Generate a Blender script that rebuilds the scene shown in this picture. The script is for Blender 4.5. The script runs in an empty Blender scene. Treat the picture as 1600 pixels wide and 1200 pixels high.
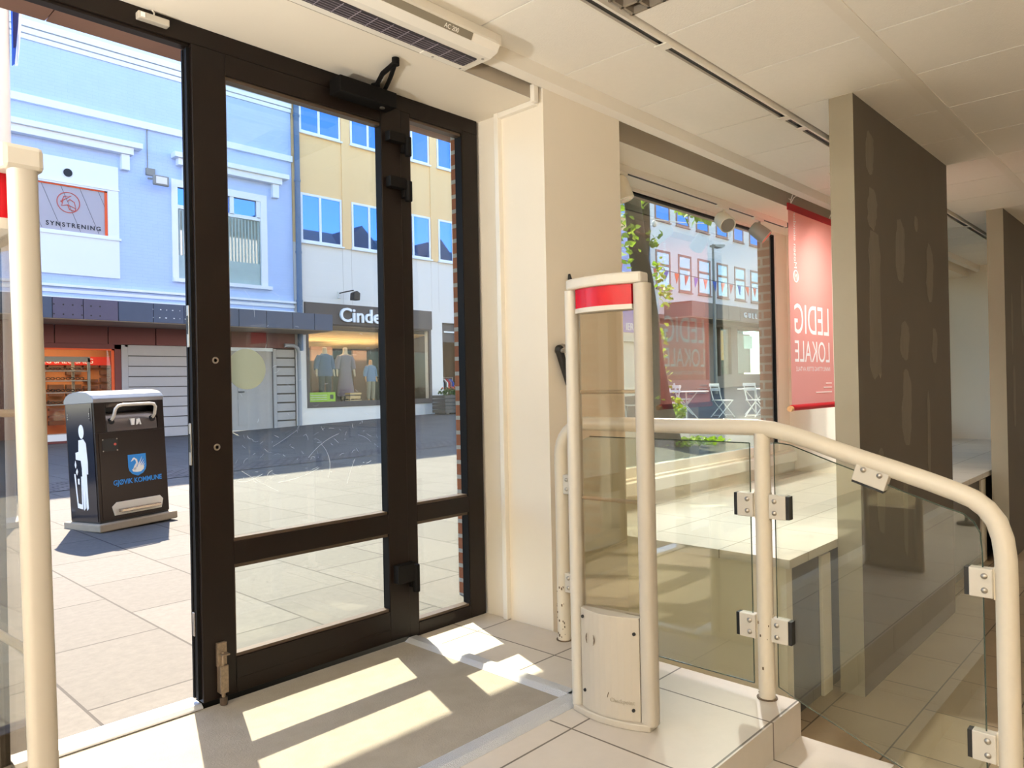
import bpy, math, random
from mathutils import Vector, Matrix, Euler
R = random.Random(7)
SC = bpy.context.scene
COL = SC.collection
PI = math.pi

# ------------------------------------------------------------------ helpers
def lin(h):
    h = h.lstrip('#')
    out = []
    for i in (0, 2, 4):
        c = int(h[i:i+2], 16) / 255
        out.append(c/12.92 if c <= .04045 else ((c+.055)/1.055)**2.4)
    return (*out, 1)

def newmat(name):
    m = bpy.data.materials.new(name)
    m.use_nodes = True
    nt = m.node_tree
    for n in list(nt.nodes):
        nt.nodes.remove(n)
    out = nt.nodes.new('ShaderNodeOutputMaterial')
    return m, nt, out

def N(nt, typ, **kw):
    n = nt.nodes.new(typ)
    for k, v in kw.items():
        if k in n.inputs.keys() if isinstance(k, str) else False:
            n.inputs[k].default_value = v
        else:
            setattr(n, k, v)
    return n

def mat(name, col, rough=.6, metal=0, spec=.5, var=0, vscale=6, bump=0, bscale=60, emit=0, trans=0, stretch=None):
    """principled with optional colour variation and bump noise"""
    m, nt, out = newmat(name)
    b = nt.nodes.new('ShaderNodeBsdfPrincipled')
    c = lin(col)
    b.inputs['Base Color'].default_value = c
    b.inputs['Roughness'].default_value = rough
    b.inputs['Metallic'].default_value = metal
    b.inputs['Specular IOR Level'].default_value = spec
    L = nt.links
    tc = nt.nodes.new('ShaderNodeTexCoord')
    vec = tc.outputs['Object']
    if stretch:
        mp = nt.nodes.new('ShaderNodeMapping'); mp.inputs['Scale'].default_value = stretch
        L.new(vec, mp.inputs['Vector']); vec = mp.outputs['Vector']
    if var:
        n = nt.nodes.new('ShaderNodeTexNoise'); n.inputs['Scale'].default_value = vscale; n.inputs['Detail'].default_value = 6
        n.inputs['Roughness'].default_value = .65
        L.new(vec, n.inputs['Vector'])
        mx = nt.nodes.new('ShaderNodeMix'); mx.data_type = 'RGBA'
        mx.inputs[6].default_value = tuple(min(1, x*(1-var)) for x in c[:3]) + (1,)
        mx.inputs[7].default_value = tuple(min(1, x*(1+var)) for x in c[:3]) + (1,)
        L.new(n.outputs['Fac'], mx.inputs[0]); L.new(mx.outputs[2], b.inputs['Base Color'])
    if bump:
        n2 = nt.nodes.new('ShaderNodeTexNoise'); n2.inputs['Scale'].default_value = bscale; n2.inputs['Detail'].default_value = 4
        L.new(vec, n2.inputs['Vector'])
        bp = nt.nodes.new('ShaderNodeBump'); bp.inputs['Strength'].default_value = bump; bp.inputs['Distance'].default_value = .01
        L.new(n2.outputs['Fac'], bp.inputs['Height']); L.new(bp.outputs['Normal'], b.inputs['Normal'])
    if emit:
        b.inputs['Emission Color'].default_value = c
        b.inputs['Emission Strength'].default_value = emit
    if trans:
        t = nt.nodes.new('ShaderNodeBsdfTranslucent'); t.inputs['Color'].default_value = c
        ms = nt.nodes.new('ShaderNodeMixShader'); ms.inputs[0].default_value = trans
        L.new(b.outputs[0], ms.inputs[1]); L.new(t.outputs[0], ms.inputs[2]); L.new(ms.outputs[0], out.inputs[0])
    else:
        L.new(b.outputs[0], out.inputs[0])
    return m

def tilemat(name, c1, c2, grout, bw, rh, offset=0, mortar=.004, swap=False, ph=(0, 0), rough=.45, var=.12, vscale=3, plane='xy', bump=.3, spec=.5):
    m, nt, out = newmat(name)
    L = nt.links
    b = nt.nodes.new('ShaderNodeBsdfPrincipled'); b.inputs['Roughness'].default_value = rough
    b.inputs['Specular IOR Level'].default_value = spec
    geo = nt.nodes.new('ShaderNodeNewGeometry')
    sp = nt.nodes.new('ShaderNodeSeparateXYZ'); L.new(geo.outputs['Position'], sp.inputs[0])
    cb = nt.nodes.new('ShaderNodeCombineXYZ')
    a, c = {'xy': ('X', 'Y'), 'xz': ('X', 'Z'), 'yz': ('Y', 'Z')}[plane]
    if swap: a, c = c, a
    def off(o, v):
        q = nt.nodes.new('ShaderNodeMath'); q.operation = 'ADD'; q.inputs[1].default_value = v
        L.new(sp.outputs[o], q.inputs[0]); return q.outputs[0]
    L.new(off(a, ph[0]), cb.inputs[0]); L.new(off(c, ph[1]), cb.inputs[1])
    br = nt.nodes.new('ShaderNodeTexBrick')
    br.offset = offset; br.offset_frequency = 2; br.squash = 1
    for k, v in (('Scale', 1), ('Mortar Size', mortar), ('Mortar Smooth', .1), ('Bias', 0), ('Brick Width', bw), ('Row Height', rh)):
        br.inputs[k].default_value = v
    br.inputs['Color1'].default_value = lin(c1); br.inputs['Color2'].default_value = lin(c2); br.inputs['Mortar'].default_value = lin(grout)
    L.new(cb.outputs[0], br.inputs['Vector'])
    n = nt.nodes.new('ShaderNodeTexNoise'); n.inputs['Scale'].default_value = vscale; n.inputs['Detail'].default_value = 8; n.inputs['Roughness'].default_value = .7
    L.new(geo.outputs['Position'], n.inputs['Vector'])
    rng = nt.nodes.new('ShaderNodeMapRange'); rng.inputs[1].default_value = .3; rng.inputs[2].default_value = .7
    rng.inputs[3].default_value = 1-var; rng.inputs[4].default_value = 1+var
    L.new(n.outputs['Fac'], rng.inputs[0])
    mx = nt.nodes.new('ShaderNodeMix'); mx.data_type = 'RGBA'; mx.blend_type = 'MULTIPLY'; mx.inputs[0].default_value = 1
    L.new(br.outputs['Color'], mx.inputs[6]); L.new(rng.outputs[0], mx.inputs[7]); L.new(mx.outputs[2], b.inputs['Base Color'])
    bp = nt.nodes.new('ShaderNodeBump'); bp.inputs['Strength'].default_value = bump; bp.inputs['Distance'].default_value = .006; bp.invert = True
    L.new(br.outputs['Fac'], bp.inputs['Height']); L.new(bp.outputs['Normal'], b.inputs['Normal'])
    L.new(b.outputs[0], out.inputs[0])
    return m

def glassmat(name, tint='#f4f8f5', refl=1.0, base=.04):
    """thin pane: transparent plus a mirror that follows Schlick's law"""
    m, nt, out = newmat(name)
    L = nt.links
    t = nt.nodes.new('ShaderNodeBsdfTransparent'); t.inputs[0].default_value = lin(tint)
    g = nt.nodes.new('ShaderNodeBsdfGlossy'); g.inputs['Roughness'].default_value = .0
    g.inputs['Color'].default_value = (1, 1, 1, 1)
    lw = nt.nodes.new('ShaderNodeLayerWeight'); lw.inputs['Blend'].default_value = .5
    p = nt.nodes.new('ShaderNodeMath'); p.operation = 'POWER'; p.inputs[1].default_value = 5
    q = nt.nodes.new('ShaderNodeMath'); q.operation = 'MULTIPLY_ADD'; q.inputs[1].default_value = (1-base)*refl; q.inputs[2].default_value = base*refl
    L.new(lw.outputs['Facing'], p.inputs[0]); L.new(p.outputs[0], q.inputs[0])
    mx = nt.nodes.new('ShaderNodeMixShader')
    L.new(q.outputs[0], mx.inputs[0]); L.new(t.outputs[0], mx.inputs[1]); L.new(g.outputs[0], mx.inputs[2])
    L.new(mx.outputs[0], out.inputs[0])
    return m

def mirrorglass(name, dark, refl=.5, rough=.02, tint='#ffffff'):
    """far window pane: plain base colour under a constant tinted mirror"""
    m, nt, out = newmat(name)
    L = nt.links
    d = nt.nodes.new('ShaderNodeBsdfDiffuse'); d.inputs[0].default_value = lin(dark)
    g = nt.nodes.new('ShaderNodeBsdfGlossy'); g.inputs['Roughness'].default_value = rough; g.inputs['Color'].default_value = lin(tint)
    mx = nt.nodes.new('ShaderNodeMixShader'); mx.inputs[0].default_value = refl
    L.new(d.outputs[0], mx.inputs[1]); L.new(g.outputs[0], mx.inputs[2]); L.new(mx.outputs[0], out.inputs[0])
    return m

def cloth2(name, front, back, through, trans):
    """printed fabric sheet whose street side is printed and whose back is paler"""
    m, nt, out = newmat(name)
    L = nt.links
    geo = nt.nodes.new('ShaderNodeNewGeometry')
    mx = nt.nodes.new('ShaderNodeMix'); mx.data_type = 'RGBA'
    mx.inputs[6].default_value = lin(front); mx.inputs[7].default_value = lin(back)
    L.new(geo.outputs['Backfacing'], mx.inputs[0])
    d = nt.nodes.new('ShaderNodeBsdfDiffuse'); t = nt.nodes.new('ShaderNodeBsdfTranslucent')
    t.inputs[0].default_value = lin(through)
    L.new(mx.outputs[2], d.inputs[0])
    ms = nt.nodes.new('ShaderNodeMixShader'); ms.inputs[0].default_value = trans
    L.new(d.outputs[0], ms.inputs[1]); L.new(t.outputs[0], ms.inputs[2]); L.new(ms.outputs[0], out.inputs[0])
    return m

ORG = {}
class MB:
    def __init__(s): s.v = []; s.f = []
    def add(s, vs, fs):
        o = len(s.v); s.v += [tuple(v) for v in vs]; s.f += [tuple(i+o for i in f) for f in fs]; return s
    def box(s, x0, x1, y0, y1, z0, z1, M=None):
        vs = [Vector((x, y, z)) for z in (z0, z1) for y in (y0, y1) for x in (x0, x1)]
        if M: vs = [M @ v for v in vs]
        return s.add(vs, [(0, 2, 3, 1), (4, 5, 7, 6), (0, 1, 5, 4), (2, 6, 7, 3), (0, 4, 6, 2), (1, 3, 7, 5)])
    def quad(s, a, b, c, d): return s.add([a, b, c, d], [(0, 1, 2, 3)])
    def prism(s, poly, ax, a, b):
        """poly: 2-D points in the two other axes (order x,y,z without ax), extruded along ax from a to b"""
        def P(p, t):
            q = list(p); q.insert(ax, t); return q
        n = len(poly)
        ar = sum(poly[i][0]*poly[(i+1) % n][1]-poly[(i+1) % n][0]*poly[i][1] for i in range(n))
        if (ar < 0) != (ax == 1): poly = poly[::-1]
        vs = [P(p, a) for p in poly] + [P(p, b) for p in poly]
        fs = [tuple(range(n))[::-1], tuple(range(n, 2*n))] + [(i, (i+1) % n, (i+1) % n+n, i+n) for i in range(n)]
        return s.add(vs, fs)
    def tube(s, pts, r, n=12, caps=True):
        pts = [Vector(p) for p in pts]
        rs = r if isinstance(r, (list, tuple)) else [r]*len(pts)
        up = Vector((0, 0, 1)); rings = []
        prev = None
        for i, p in enumerate(pts):
            a = pts[max(0, i-1)]; b = pts[min(len(pts)-1, i+1)]
            t = (b-a).normalized()
            if prev is None:
                u = t.cross(up)
                if u.length < .05: u = t.cross(Vector((1, 0, 0)))
                u.normalize()
            else:
                u = (prev - t*prev.dot(t)).normalized()
            prev = u
            w = t.cross(u)
            rings.append([p + (u*math.cos(2*PI*k/n) + w*math.sin(2*PI*k/n))*rs[i] for k in range(n)])
        vs = [v for q in rings for v in q]
        fs = []
        for i in range(len(pts)-1):
            for k in range(n):
                fs.append((i*n+k, i*n+(k+1) % n, (i+1)*n+(k+1) % n, (i+1)*n+k))
        if caps:
            fs.append(tuple(range(n))[::-1]); fs.append(tuple((len(pts)-1)*n+k for k in range(n)))
        return s.add(vs, fs)
    def cyl(s, p0, p1, r, n=16): return s.tube([p0, p1], r, n)
    def lathe(s, prof, c=(0, 0, 0), n=20, sx=1, sy=1):
        vs = []; fs = []
        for (r, z) in prof:
            for k in range(n):
                a = 2*PI*k/n; vs.append((c[0]+r*sx*math.cos(a), c[1]+r*sy*math.sin(a), c[2]+z))
        for i in range(len(prof)-1):
            for k in range(n):
                fs.append((i*n+k, i*n+(k+1) % n, (i+1)*n+(k+1) % n, (i+1)*n+k))
        fs.append(tuple(range(n))[::-1]); fs.append(tuple((len(prof)-1)*n+k for k in range(n)))
        return s.add(vs, fs)
    def ball(s, c, rx, ry, rz, n=14, m=9):
        return s.lathe([(max(1e-4, math.sin(PI*i/m)), -math.cos(PI*i/m)*rz) for i in range(m+1)], c, n, rx, ry)
    def build(s, name, m, parent=None, loc=None, local=False, smooth=False, bevel=0, seg=2, M=None):
        me = bpy.data.meshes.new(name)
        vs = s.v
        if M: vs = [tuple(M @ Vector(v)) for v in vs]
        o = bpy.data.objects.new(name, me); COL.objects.link(o)
        org = Vector((0, 0, 0))
        if parent is not None:
            o.parent = parent
            org = ORG.get(parent.name, org)
        elif loc is not None:
            o.location = loc; org = Vector(loc)
        if local: org = Vector((0, 0, 0))
        ORG[o.name] = org
        me.from_pydata([tuple(Vector(v)-org) for v in vs], [], s.f)
        me.materials.append(m)
        if smooth:
            for p in me.polygons: p.use_smooth = True
            try: me.set_sharp_from_angle(angle=.7)
            except Exception: pass
        if bevel:
            bm = o.modifiers.new('bevel', 'BEVEL'); bm.width = bevel; bm.segments = seg; bm.limit_method = 'ANGLE'
        me.update()
        return o

def B(*a): return MB().box(*a)

def each(mb, name, m, parent=None, **kw):
    """one object per separate piece of a mesh"""
    par = list(range(len(mb.v)))
    def fd(i):
        while par[i] != i: par[i] = par[par[i]]; i = par[i]
        return i
    for f in mb.f:
        for i in f[1:]: par[fd(i)] = fd(f[0])
    comp = {}
    for f in mb.f: comp.setdefault(fd(f[0]), []).append(f)
    out = []
    for fs in comp.values():
        ids = sorted({i for f in fs for i in f}); mp = {i: k for k, i in enumerate(ids)}
        q = MB(); q.v = [mb.v[i] for i in ids]; q.f = [tuple(mp[i] for i in f) for f in fs]
        out.append(q.build(name, m, parent, **kw))
    return out

def tag(o, label=None, cat=None, group=None, kind=None):
    if label: o['label'] = label
    if cat: o['category'] = cat
    if group: o['group'] = group
    if kind: o['kind'] = kind
    return o

def thing(name, label, cat, loc=(0, 0, 0), rz=0, group=None):
    o = bpy.data.objects.new(name, None); COL.objects.link(o)
    o.empty_display_size = .1
    o.location = loc; o.rotation_euler = (0, 0, rz)
    ORG[o.name] = Vector(loc)
    return tag(o, label, cat, group)

def dup(o, parent=None):
    c = o.copy(); COL.objects.link(c)
    if parent is not None: c.parent = parent
    ORG[c.name] = ORG.get(o.name, Vector((0, 0, 0)))
    for ch in list(o.children): dup(ch, c)
    return c

def struct(name, mb, m, parent=None, **kw):
    o = mb.build(name, m, parent, **kw)
    if parent is None: o['kind'] = 'structure'
    return o

def text(name, body, m, parent, M, size, extrude=.002, align='LEFT', bold=0, spacing=1, local=False, xs=1, fit=None):
    cu = bpy.data.curves.new(name, 'FONT'); cu.body = body; cu.size = size; cu.extrude = extrude
    cu.align_x = align; cu.offset = bold; cu.space_character = spacing; cu.resolution_u = 4
    tmp = bpy.data.objects.new('tmp', cu); COL.objects.link(tmp)
    dg = bpy.context.evaluated_depsgraph_get()
    me = bpy.data.meshes.new_from_object(tmp.evaluated_get(dg))
    bpy.data.objects.remove(tmp); bpy.data.curves.remove(cu)
    if fit: xs = fit/(max(v.co.x for v in me.vertices)-min(v.co.x for v in me.vertices))
    mb = MB()
    mb.v = [tuple(M @ Vector((v.co.x*xs, v.co.y, v.co.z))) for v in me.vertices]
    mb.f = [tuple(p.vertices) for p in me.polygons]
    bpy.data.meshes.remove(me)
    return mb.build(name, m, parent, local=local)

# text frames: facing -Y (towards the room), +Y, -X
def FACE_NY(x, y, z): return Matrix.Translation((x, y, z)) @ Matrix(((1, 0, 0, 0), (0, 0, -1, 0), (0, 1, 0, 0), (0, 0, 0, 1)))
def FACE_PY(x, y, z): return Matrix.Translation((x, y, z)) @ Matrix(((-1, 0, 0, 0), (0, 0, 1, 0), (0, 1, 0, 0), (0, 0, 0, 1)))
def FACE_NX(x, y, z): return Matrix.Translation((x, y, z)) @ Matrix(((0, 0, -1, 0), (-1, 0, 0, 0), (0, 1, 0, 0), (0, 0, 0, 1)))

def leaves(n, centre, rad, size, seed, flat=.0, shell=.3, sq=4):
    """n small folded leaves scattered through an ellipsoid"""
    r = random.Random(seed); mb = MB()
    for _ in range(n):
        while True:
            p = Vector((r.uniform(-1, 1), r.uniform(-1, 1), r.uniform(-1, 1)))
            if shell < p.length < 1: break
        p = Vector((centre[0]+p.x*rad[0], centre[1]+p.y*rad[1], centre[2]+p.z*rad[2]))
        q = Euler((r.uniform(-1.2, 1.2), r.uniform(-1.2, 1.2), r.uniform(0, 6.28))).to_matrix()
        s = size*r.uniform(.6, 1.3)
        pts = [(0, -.5, 0), (.38, -.12, .1), (.22, .3, .06), (0, .6, 0), (-.22, .3, .06), (-.38, -.12, .1)]
        mb.add([p + q @ (Vector(t)*s) for t in pts], [(0, 1, 2, 3), (0, 3, 4, 5)])
    return mb

# ------------------------------------------------------------------ materials
M = {}
M['wall'] = mat('painted_wall', '#efe6d6', .55, var=.03, vscale=2, bump=.05, bscale=40)
M['ceil'] = mat('ceiling_panel', '#f3eee4', .8, var=.03, vscale=30, bump=.15, bscale=120)
M['ceilbar'] = mat('ceiling_bar', '#efe9dd', .45)
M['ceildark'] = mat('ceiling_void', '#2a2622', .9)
M['white'] = mat('white_lacquer', '#eee8dc', .35)
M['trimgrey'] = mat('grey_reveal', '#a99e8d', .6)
M['frame'] = mat('bronze_anodised', '#160e09', .4, metal=.08, spec=.28, var=.18, vscale=12)
M['framedk'] = mat('black_seal', '#0c0a09', .6, spec=.15)
M['bead'] = mat('glazing_bead', '#57493d', .35, metal=.5)
M['steel'] = mat('worn_steel', '#a9a39a', .35, metal=.9, var=.2, vscale=60)
M['rust'] = mat('worn_bolt', '#8a7a68', .45, metal=.7, var=.6, vscale=90)
M['alu'] = mat('chequered_aluminium', '#d8d8d8', .32, metal=.75, bump=.8, bscale=260)
M['alus'] = mat('smooth_aluminium', '#dfe2e6', .3, metal=.6)
M['mat'] = mat('dusty_entrance_mat', '#8f877b', .85, var=.22, vscale=9, bump=.25, bscale=180)
M['tile'] = tilemat('pale_floor_tile', '#c8c0b4', '#c2b9ad', '#5d5348', .495, .495, 0, .004, ph=(-1.99+.495*8, -1.635+.495*8), rough=.4, var=.06)
M['tiledk'] = tilemat('lower_floor_tile', '#ab997f', '#a49279', '#5d5042', .53, .37, .5, .004, ph=(-3.68+.53*20, -1.105+.37*40), rough=.42, var=.1)
M['tilep'] = tilemat('podium_tile', '#d6d1c8', '#d1cbc1', '#80776a', .495, .495, 0, .003, ph=(.2, .1), rough=.35, var=.05)
M['riser'] = mat('riser_tile', '#a08c74', .5, var=.1)
M['grey'] = mat('grey_plasterboard', '#5b5348', .75, var=.1, vscale=3)
M['greylit'] = mat('grey_lit_side', '#9d9584', .6, var=.04)  # lighter copy of the plasterboard grey for the side facing the door light
M['filler'] = mat('filler_smear', '#716a5e', .8, var=.2, vscale=20, stretch=(1, 1, .2))
M['panel'] = mat('dark_panel', '#4d4a44', .35, var=.06)
M['panell'] = mat('light_panel', '#e2dac8', .5, var=.04)
M['black'] = mat('black_plastic', '#151311', .4)
M['grille'] = mat('dark_grille', '#332c33', .5)
M['gatep'] = mat('gate_grey_plastic', '#b5ad9f', .42, var=.02)
M['gatew'] = mat('gate_pale_profile', '#c9c3b7', .35)
M['red'] = mat('red_gate_band', '#b00012', .22, spec=.3)
M['rail'] = mat('cream_rail_paint', '#d8cfbd', .35, var=.04, vscale=20)
M['chip'] = mat('chipped_paint', '#5d4d3a', .7)
M['rubber'] = mat('black_rubber', '#0d0c0c', .55)
M['glass'] = glassmat('door_glass', '#f3f8f6', 1.1)
M['sglass'] = glassmat('shop_glass', '#ecf4ee', 1.25, .115)
M['rglass'] = glassmat('rail_glass', '#f1f4ee', 1.25, .07)
M['redge'] = mat('glass_edge', '#39453c', .2)
M['acryl'] = glassmat('clear_acrylic', '#f0ebe2', 1.2, .05)
M['dglass'] = glassmat('display_glass', '#f4f6f4', .45)
M['scratch'] = mat('glass_scratch', '#dfe3e6', .6, trans=.4)
M['sticker'] = mat('cream_sticker', '#dcdcc6', .6, trans=.75)
M['banner'] = cloth2('banner_print', '#e0303c', '#ffb0a6', '#ffaca0', .68)
M['bletter'] = mat('banner_letter', '#fdf1ee', .8, trans=.5)
M['bred'] = mat('banner_hem', '#b3121f', .6, trans=.2)
M['wood'] = mat('wood_rod', '#b98a5a', .6, var=.2, vscale=20)
M['string'] = mat('white_string', '#f0e8dc', .7)
M['paving'] = tilemat('granite_paving', '#57534f', '#605c58', '#302b28', .80, .575, .5, .006, swap=True, ph=(-3.51+16, -.9+23), rough=.75, var=.16, vscale=22, bump=.4, spec=.3)
M['cobble'] = tilemat('cobble_strip', '#5b5553', '#6a6461', '#38332f', .16, .11, .5, .012, rough=.8, var=.2, vscale=8, spec=.3)
M['blue'] = tilemat('blue_painted_brick', '#bed1f4', '#bccff3', '#b6cbf1', .28, .085, .5, .006, plane='xz', rough=.7, var=.03, vscale=2, bump=.35, spec=.2)
M['bluew'] = mat('pale_blue_plaster', '#d6e6fb', .7)
M['bluetrim'] = mat('white_blue_moulding', '#eef1f4', .6)
M['slate'] = mat('slate_blue_metal', '#4a5468', .45, metal=.2, var=.1)
M['mauve'] = mat('mauve_metal', '#5b5468', .45, metal=.2, var=.1)
M['redpan'] = mat('oxblood_panel', '#6d2f28', .5, var=.06)
M['soff'] = mat('beige_soffit', '#a39384', .7)
M['clad'] = mat('grey_cladding', '#b0aaa6', .6, var=.05)
M['cladg'] = mat('cladding_gap', '#5b5551', .8)
M['yellow'] = mat('yellow_render', '#f6cd94', .8, var=.02, vscale=1)
M['cream'] = mat('cream_render', '#eee6dc', .8, var=.03, vscale=1)
M['pinkw'] = mat('pale_plaster', '#ece3df', .8, var=.02)
M['winw'] = mat('white_window_frame', '#eef0f4', .5)
M['winb'] = mat('brown_window_frame', '#a4705c', .5)
M['skyglass'] = mirrorglass('sky_mirror_glass', '#1d3a70', .62, tint='#7aa8f4')  # blue of the reflected sky put into base and mirror tint
M['skyglass2'] = mirrorglass('brown_mirror_glass', '#8a8f96', .35)
M['curt'] = mirrorglass('curtained_glass', '#7d8f8a', .22)
M['pipe'] = mat('blue_grey_pipe', '#5d7592', .5, var=.1)
M['pipew'] = mat('pale_pipe', '#a9a9ad', .5)
M['sign'] = mat('brown_sign_board', '#5f554e', .6)
M['letter'] = mat('white_letter', '#ffffff', .5)
M['orange'] = mat('orange_edge', '#f0602a', .6)
M['film'] = mat('grey_window_film', '#b4acb0', .4)
M['blacktx'] = mat('black_letter', '#26262a', .6)
M['redline'] = mat('red_line', '#cc5a4c', .6)
M['bin'] = mat('bin_black_steel', '#2a211d', .28, metal=.55, var=.1, vscale=4)
M['binside'] = mat('bin_navy_side', '#14141f', .12, metal=.2, spec=.8)
M['bintop'] = mat('bin_grey_hood', '#8f8f90', .3, metal=.5)
M['binflap'] = mat('bin_flap_steel', '#6e6864', .3, metal=.7)
M['tubem'] = mat('pale_tube', '#e2d9c8', .3)
M['pedal'] = mat('bin_pedal_steel', '#c9b9a4', .25, metal=.8)
M['concrete'] = mat('concrete_slab', '#a0917c', .85, var=.15, vscale=14)
M['blueink'] = mat('blue_lettering', '#2b8fe0', .5)
M['white2'] = mat('white_decal', '#f4f2ee', .5)
M['bark'] = mat('bark', '#352c22', .9, var=.45, vscale=14, bump=.8, bscale=30, stretch=(1, 1, .4))
M['leaf'] = mat('fresh_leaf', '#8fae2c', .5, var=.25, vscale=3, trans=.45)
M['leafd'] = mat('garden_leaf', '#4f6d2c', .6, var=.3, vscale=8, trans=.3)
M['flower'] = mat('orange_flower', '#e8622e', .6)
M['chairw'] = mat('white_bistro_paint', '#f4f1ea', .45)
M['planter'] = mat('dark_planter_board', '#4e4a46', .7, var=.2, vscale=6)
M['purple'] = mat('purple_poster', '#8d72d8', .6, var=.35, vscale=.9)
M['pole'] = mat('white_pole', '#cfc8c0', .4)
M['flagb'] = mat('flag_blue', '#3d68c8', .7, trans=.3)
M['flagn'] = mat('flag_navy', '#2a2f6e', .7, trans=.3)
M['skin'] = mat('mannequin_skin', '#e8c9a6', .5)
M['skino'] = mat('mannequin_tan', '#dd9a5c', .5)
M['navy'] = mat('blue_blouse', '#4c5f88', .8, var=.25, vscale=30)
M['dark'] = mat('dark_trousers', '#23283c', .8)
M['greycloth'] = mat('grey_cardigan', '#8a929c', .8)
M['dress'] = mat('mauve_dress', '#8d7684', .8)
M['pattern'] = mat('blue_print_top', '#6a8bb4', .8, var=.5, vscale=40)
M['beigecl'] = mat('beige_trousers', '#a89a84', .8)
M['redcl'] = mat('red_skirt', '#c01a2c', .8)
M['peach'] = mat('peach_slats', '#f2c78c', .7)
M['brownin'] = mat('shop_brown', '#6d4a36', .7, var=.2)
M['darkin'] = mat('shop_dark', '#3a332d', .8, var=.3, vscale=3)
M['lime'] = mat('lime_sign', '#b6e020', .5)
M['orwall'] = mat('orange_display_wall', '#c27c48', .6, var=.2, vscale=4)
M['whitegoods'] = mat('white_goods', '#e9e2d8', .6)
M['copper'] = mat('copper_soffit', '#b08468', .3, metal=.6, var=.08, vscale=3)
M['brick'] = tilemat('red_brick', '#a8694a', '#9a5d42', '#b5aba0', .24, .085, .5, .012, plane='yz', rough=.85, var=.15, vscale=12, bump=.6, spec=.2)
M['lampw'] = mat('white_lamp_housing', '#efe6d2', .4)
M['lampg'] = mat('grey_lamp_housing', '#8d8a80', .4)
M['lampi'] = mat('lamp_reflector', '#f3ede0', .1, metal=.9)
M['lampr'] = mat('red_lamp_lens', '#e2463a', .1, spec=.8)
M['lampo'] = mat('orange_bulb', '#f08a24', .3)
M['roof'] = mat('roof_slate', '#4b4640', .8, var=.2)
M['lampfill'] = mat('fill_lamp_panel', '#fff0d8', .5, emit=.6)  # glowing panel of the added ceiling lamps

# ------------------------------------------------------------------ the room
ZL = -.515   # lower floor
ZC = 2.74    # ceiling
XL, XR, YB = -3.6, 11.95, -5.2
# upper entrance floor (tile), with the recess for the mat
fl = MB()
fl.box(2.20, 2.722, 1.13, 2.80, ZL, 0)
fl.box(XL, 2.20, 1.13, 1.78, ZL, 0)
fl.box(XL, 2.20, 1.78, 2.80, ZL, -.012)
fl.box(2.722, 3.4, 2.36, 2.9, ZL, -.3)
struct('floor', fl, M['tile'])
struct('floor_lower', B(XL, XR, YB, 3.0, ZL-.1, ZL), M['tiledk'])
st = MB()
for k in range(3):
    st.box(XL, 2.722, 1.13-.32*(k+1), 1.13-.32*k, ZL, -.129*(k+1))
struct('floor_stair', st, M['tile'])
mt = B(XL+.6, 2.20, 1.79, 2.79, -.011, -.003).build('entrance_mat', M['mat'], loc=(.9, 2.3, -.011))
tag(mt, 'dusty grey-brown entrance mat filling the recess inside the glass door', 'mat')
s1 = MB().prism([(2.165, -.002), (2.19, .012), (2.235, .012), (2.25, .001), (2.25, -.01), (2.165, -.01)], 1, 1.80, 2.785)
struct('trim_1', s1, M['alu'])
s2 = MB().prism([(1.835, -.002), (1.815, .012), (1.765, .012), (1.735, .001), (1.735, -.01), (1.835, -.01)], 0, XL+.5, 2.25)
struct('trim_2', s2, M['alu'])

# walls
struct('wall_left', B(XL-.15, XL, YB, 3.0, ZL, 3.6), M['wall'])
struct('wall_back', B(XL-.15, XR+.15, YB-.15, YB, ZL, 3.6), M['wall'])
struct('wall_far', B(XR, XR+.15, YB, 3.0, ZL, 3.6), M['wall'])
# front wall left of the doorway
struct('wall_front', MB().box(XL, -.65, 2.80, 3.0, ZL, .3).box(XL, -3.3, 2.8, 3.0, ZL, 3.6).box(-.9, -.65, 2.8, 3.0, ZL, 3.6), M['wall'])
# beam over the doorway and over the shop windows (soffit at 2.6)
bm_ = MB().box(XL, 2.734, 2.385, 2.96, 2.60, 3.6)
bm_.box(3.374, XR, 2.46, 3.0, 2.60, 3.6)
struct('wall_beam', bm_, M['wall'])
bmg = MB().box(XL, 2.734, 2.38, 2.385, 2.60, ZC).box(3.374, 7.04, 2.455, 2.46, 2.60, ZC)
struct('trim_3', bmg, M['trimgrey'])  # grey sheet putting the shade of the beam face into colour
# columns
struct('wall_column', B(2.734, 3.374, 2.347, 2.90, ZL, ZC+.2), M['wall'])
struct('wall_pier', B(7.04, 7.70, 2.347, 2.98, ZL, ZC+.2), M['wall'])
# wall under and beside the shop window
wf = MB().box(3.374, 7.06, 2.93, 3.03, ZL, .53)
wf.box(3.374, 3.42, 2.95, 3.03, .5, 2.6)
wf.box(6.80, 7.06, 2.97, 3.03, .3, 2.62)
wf.box(7.68, XR, 2.93, 3.03, ZL, .53)
wf.box(7.68, 7.95, 2.97, 3.03, .3, 2.62)
wf.box(11.6, XR, 2.97, 3.03, .3, 2.62)
struct('wall_window', wf, M['wall'])
sl = MB().box(3.40, 6.98, 2.88, 2.98, .425, .515).box(7.70, XR, 2.88, 2.98, .425, .515)
struct('trim_4', sl, M['white'], bevel=.006)
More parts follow.
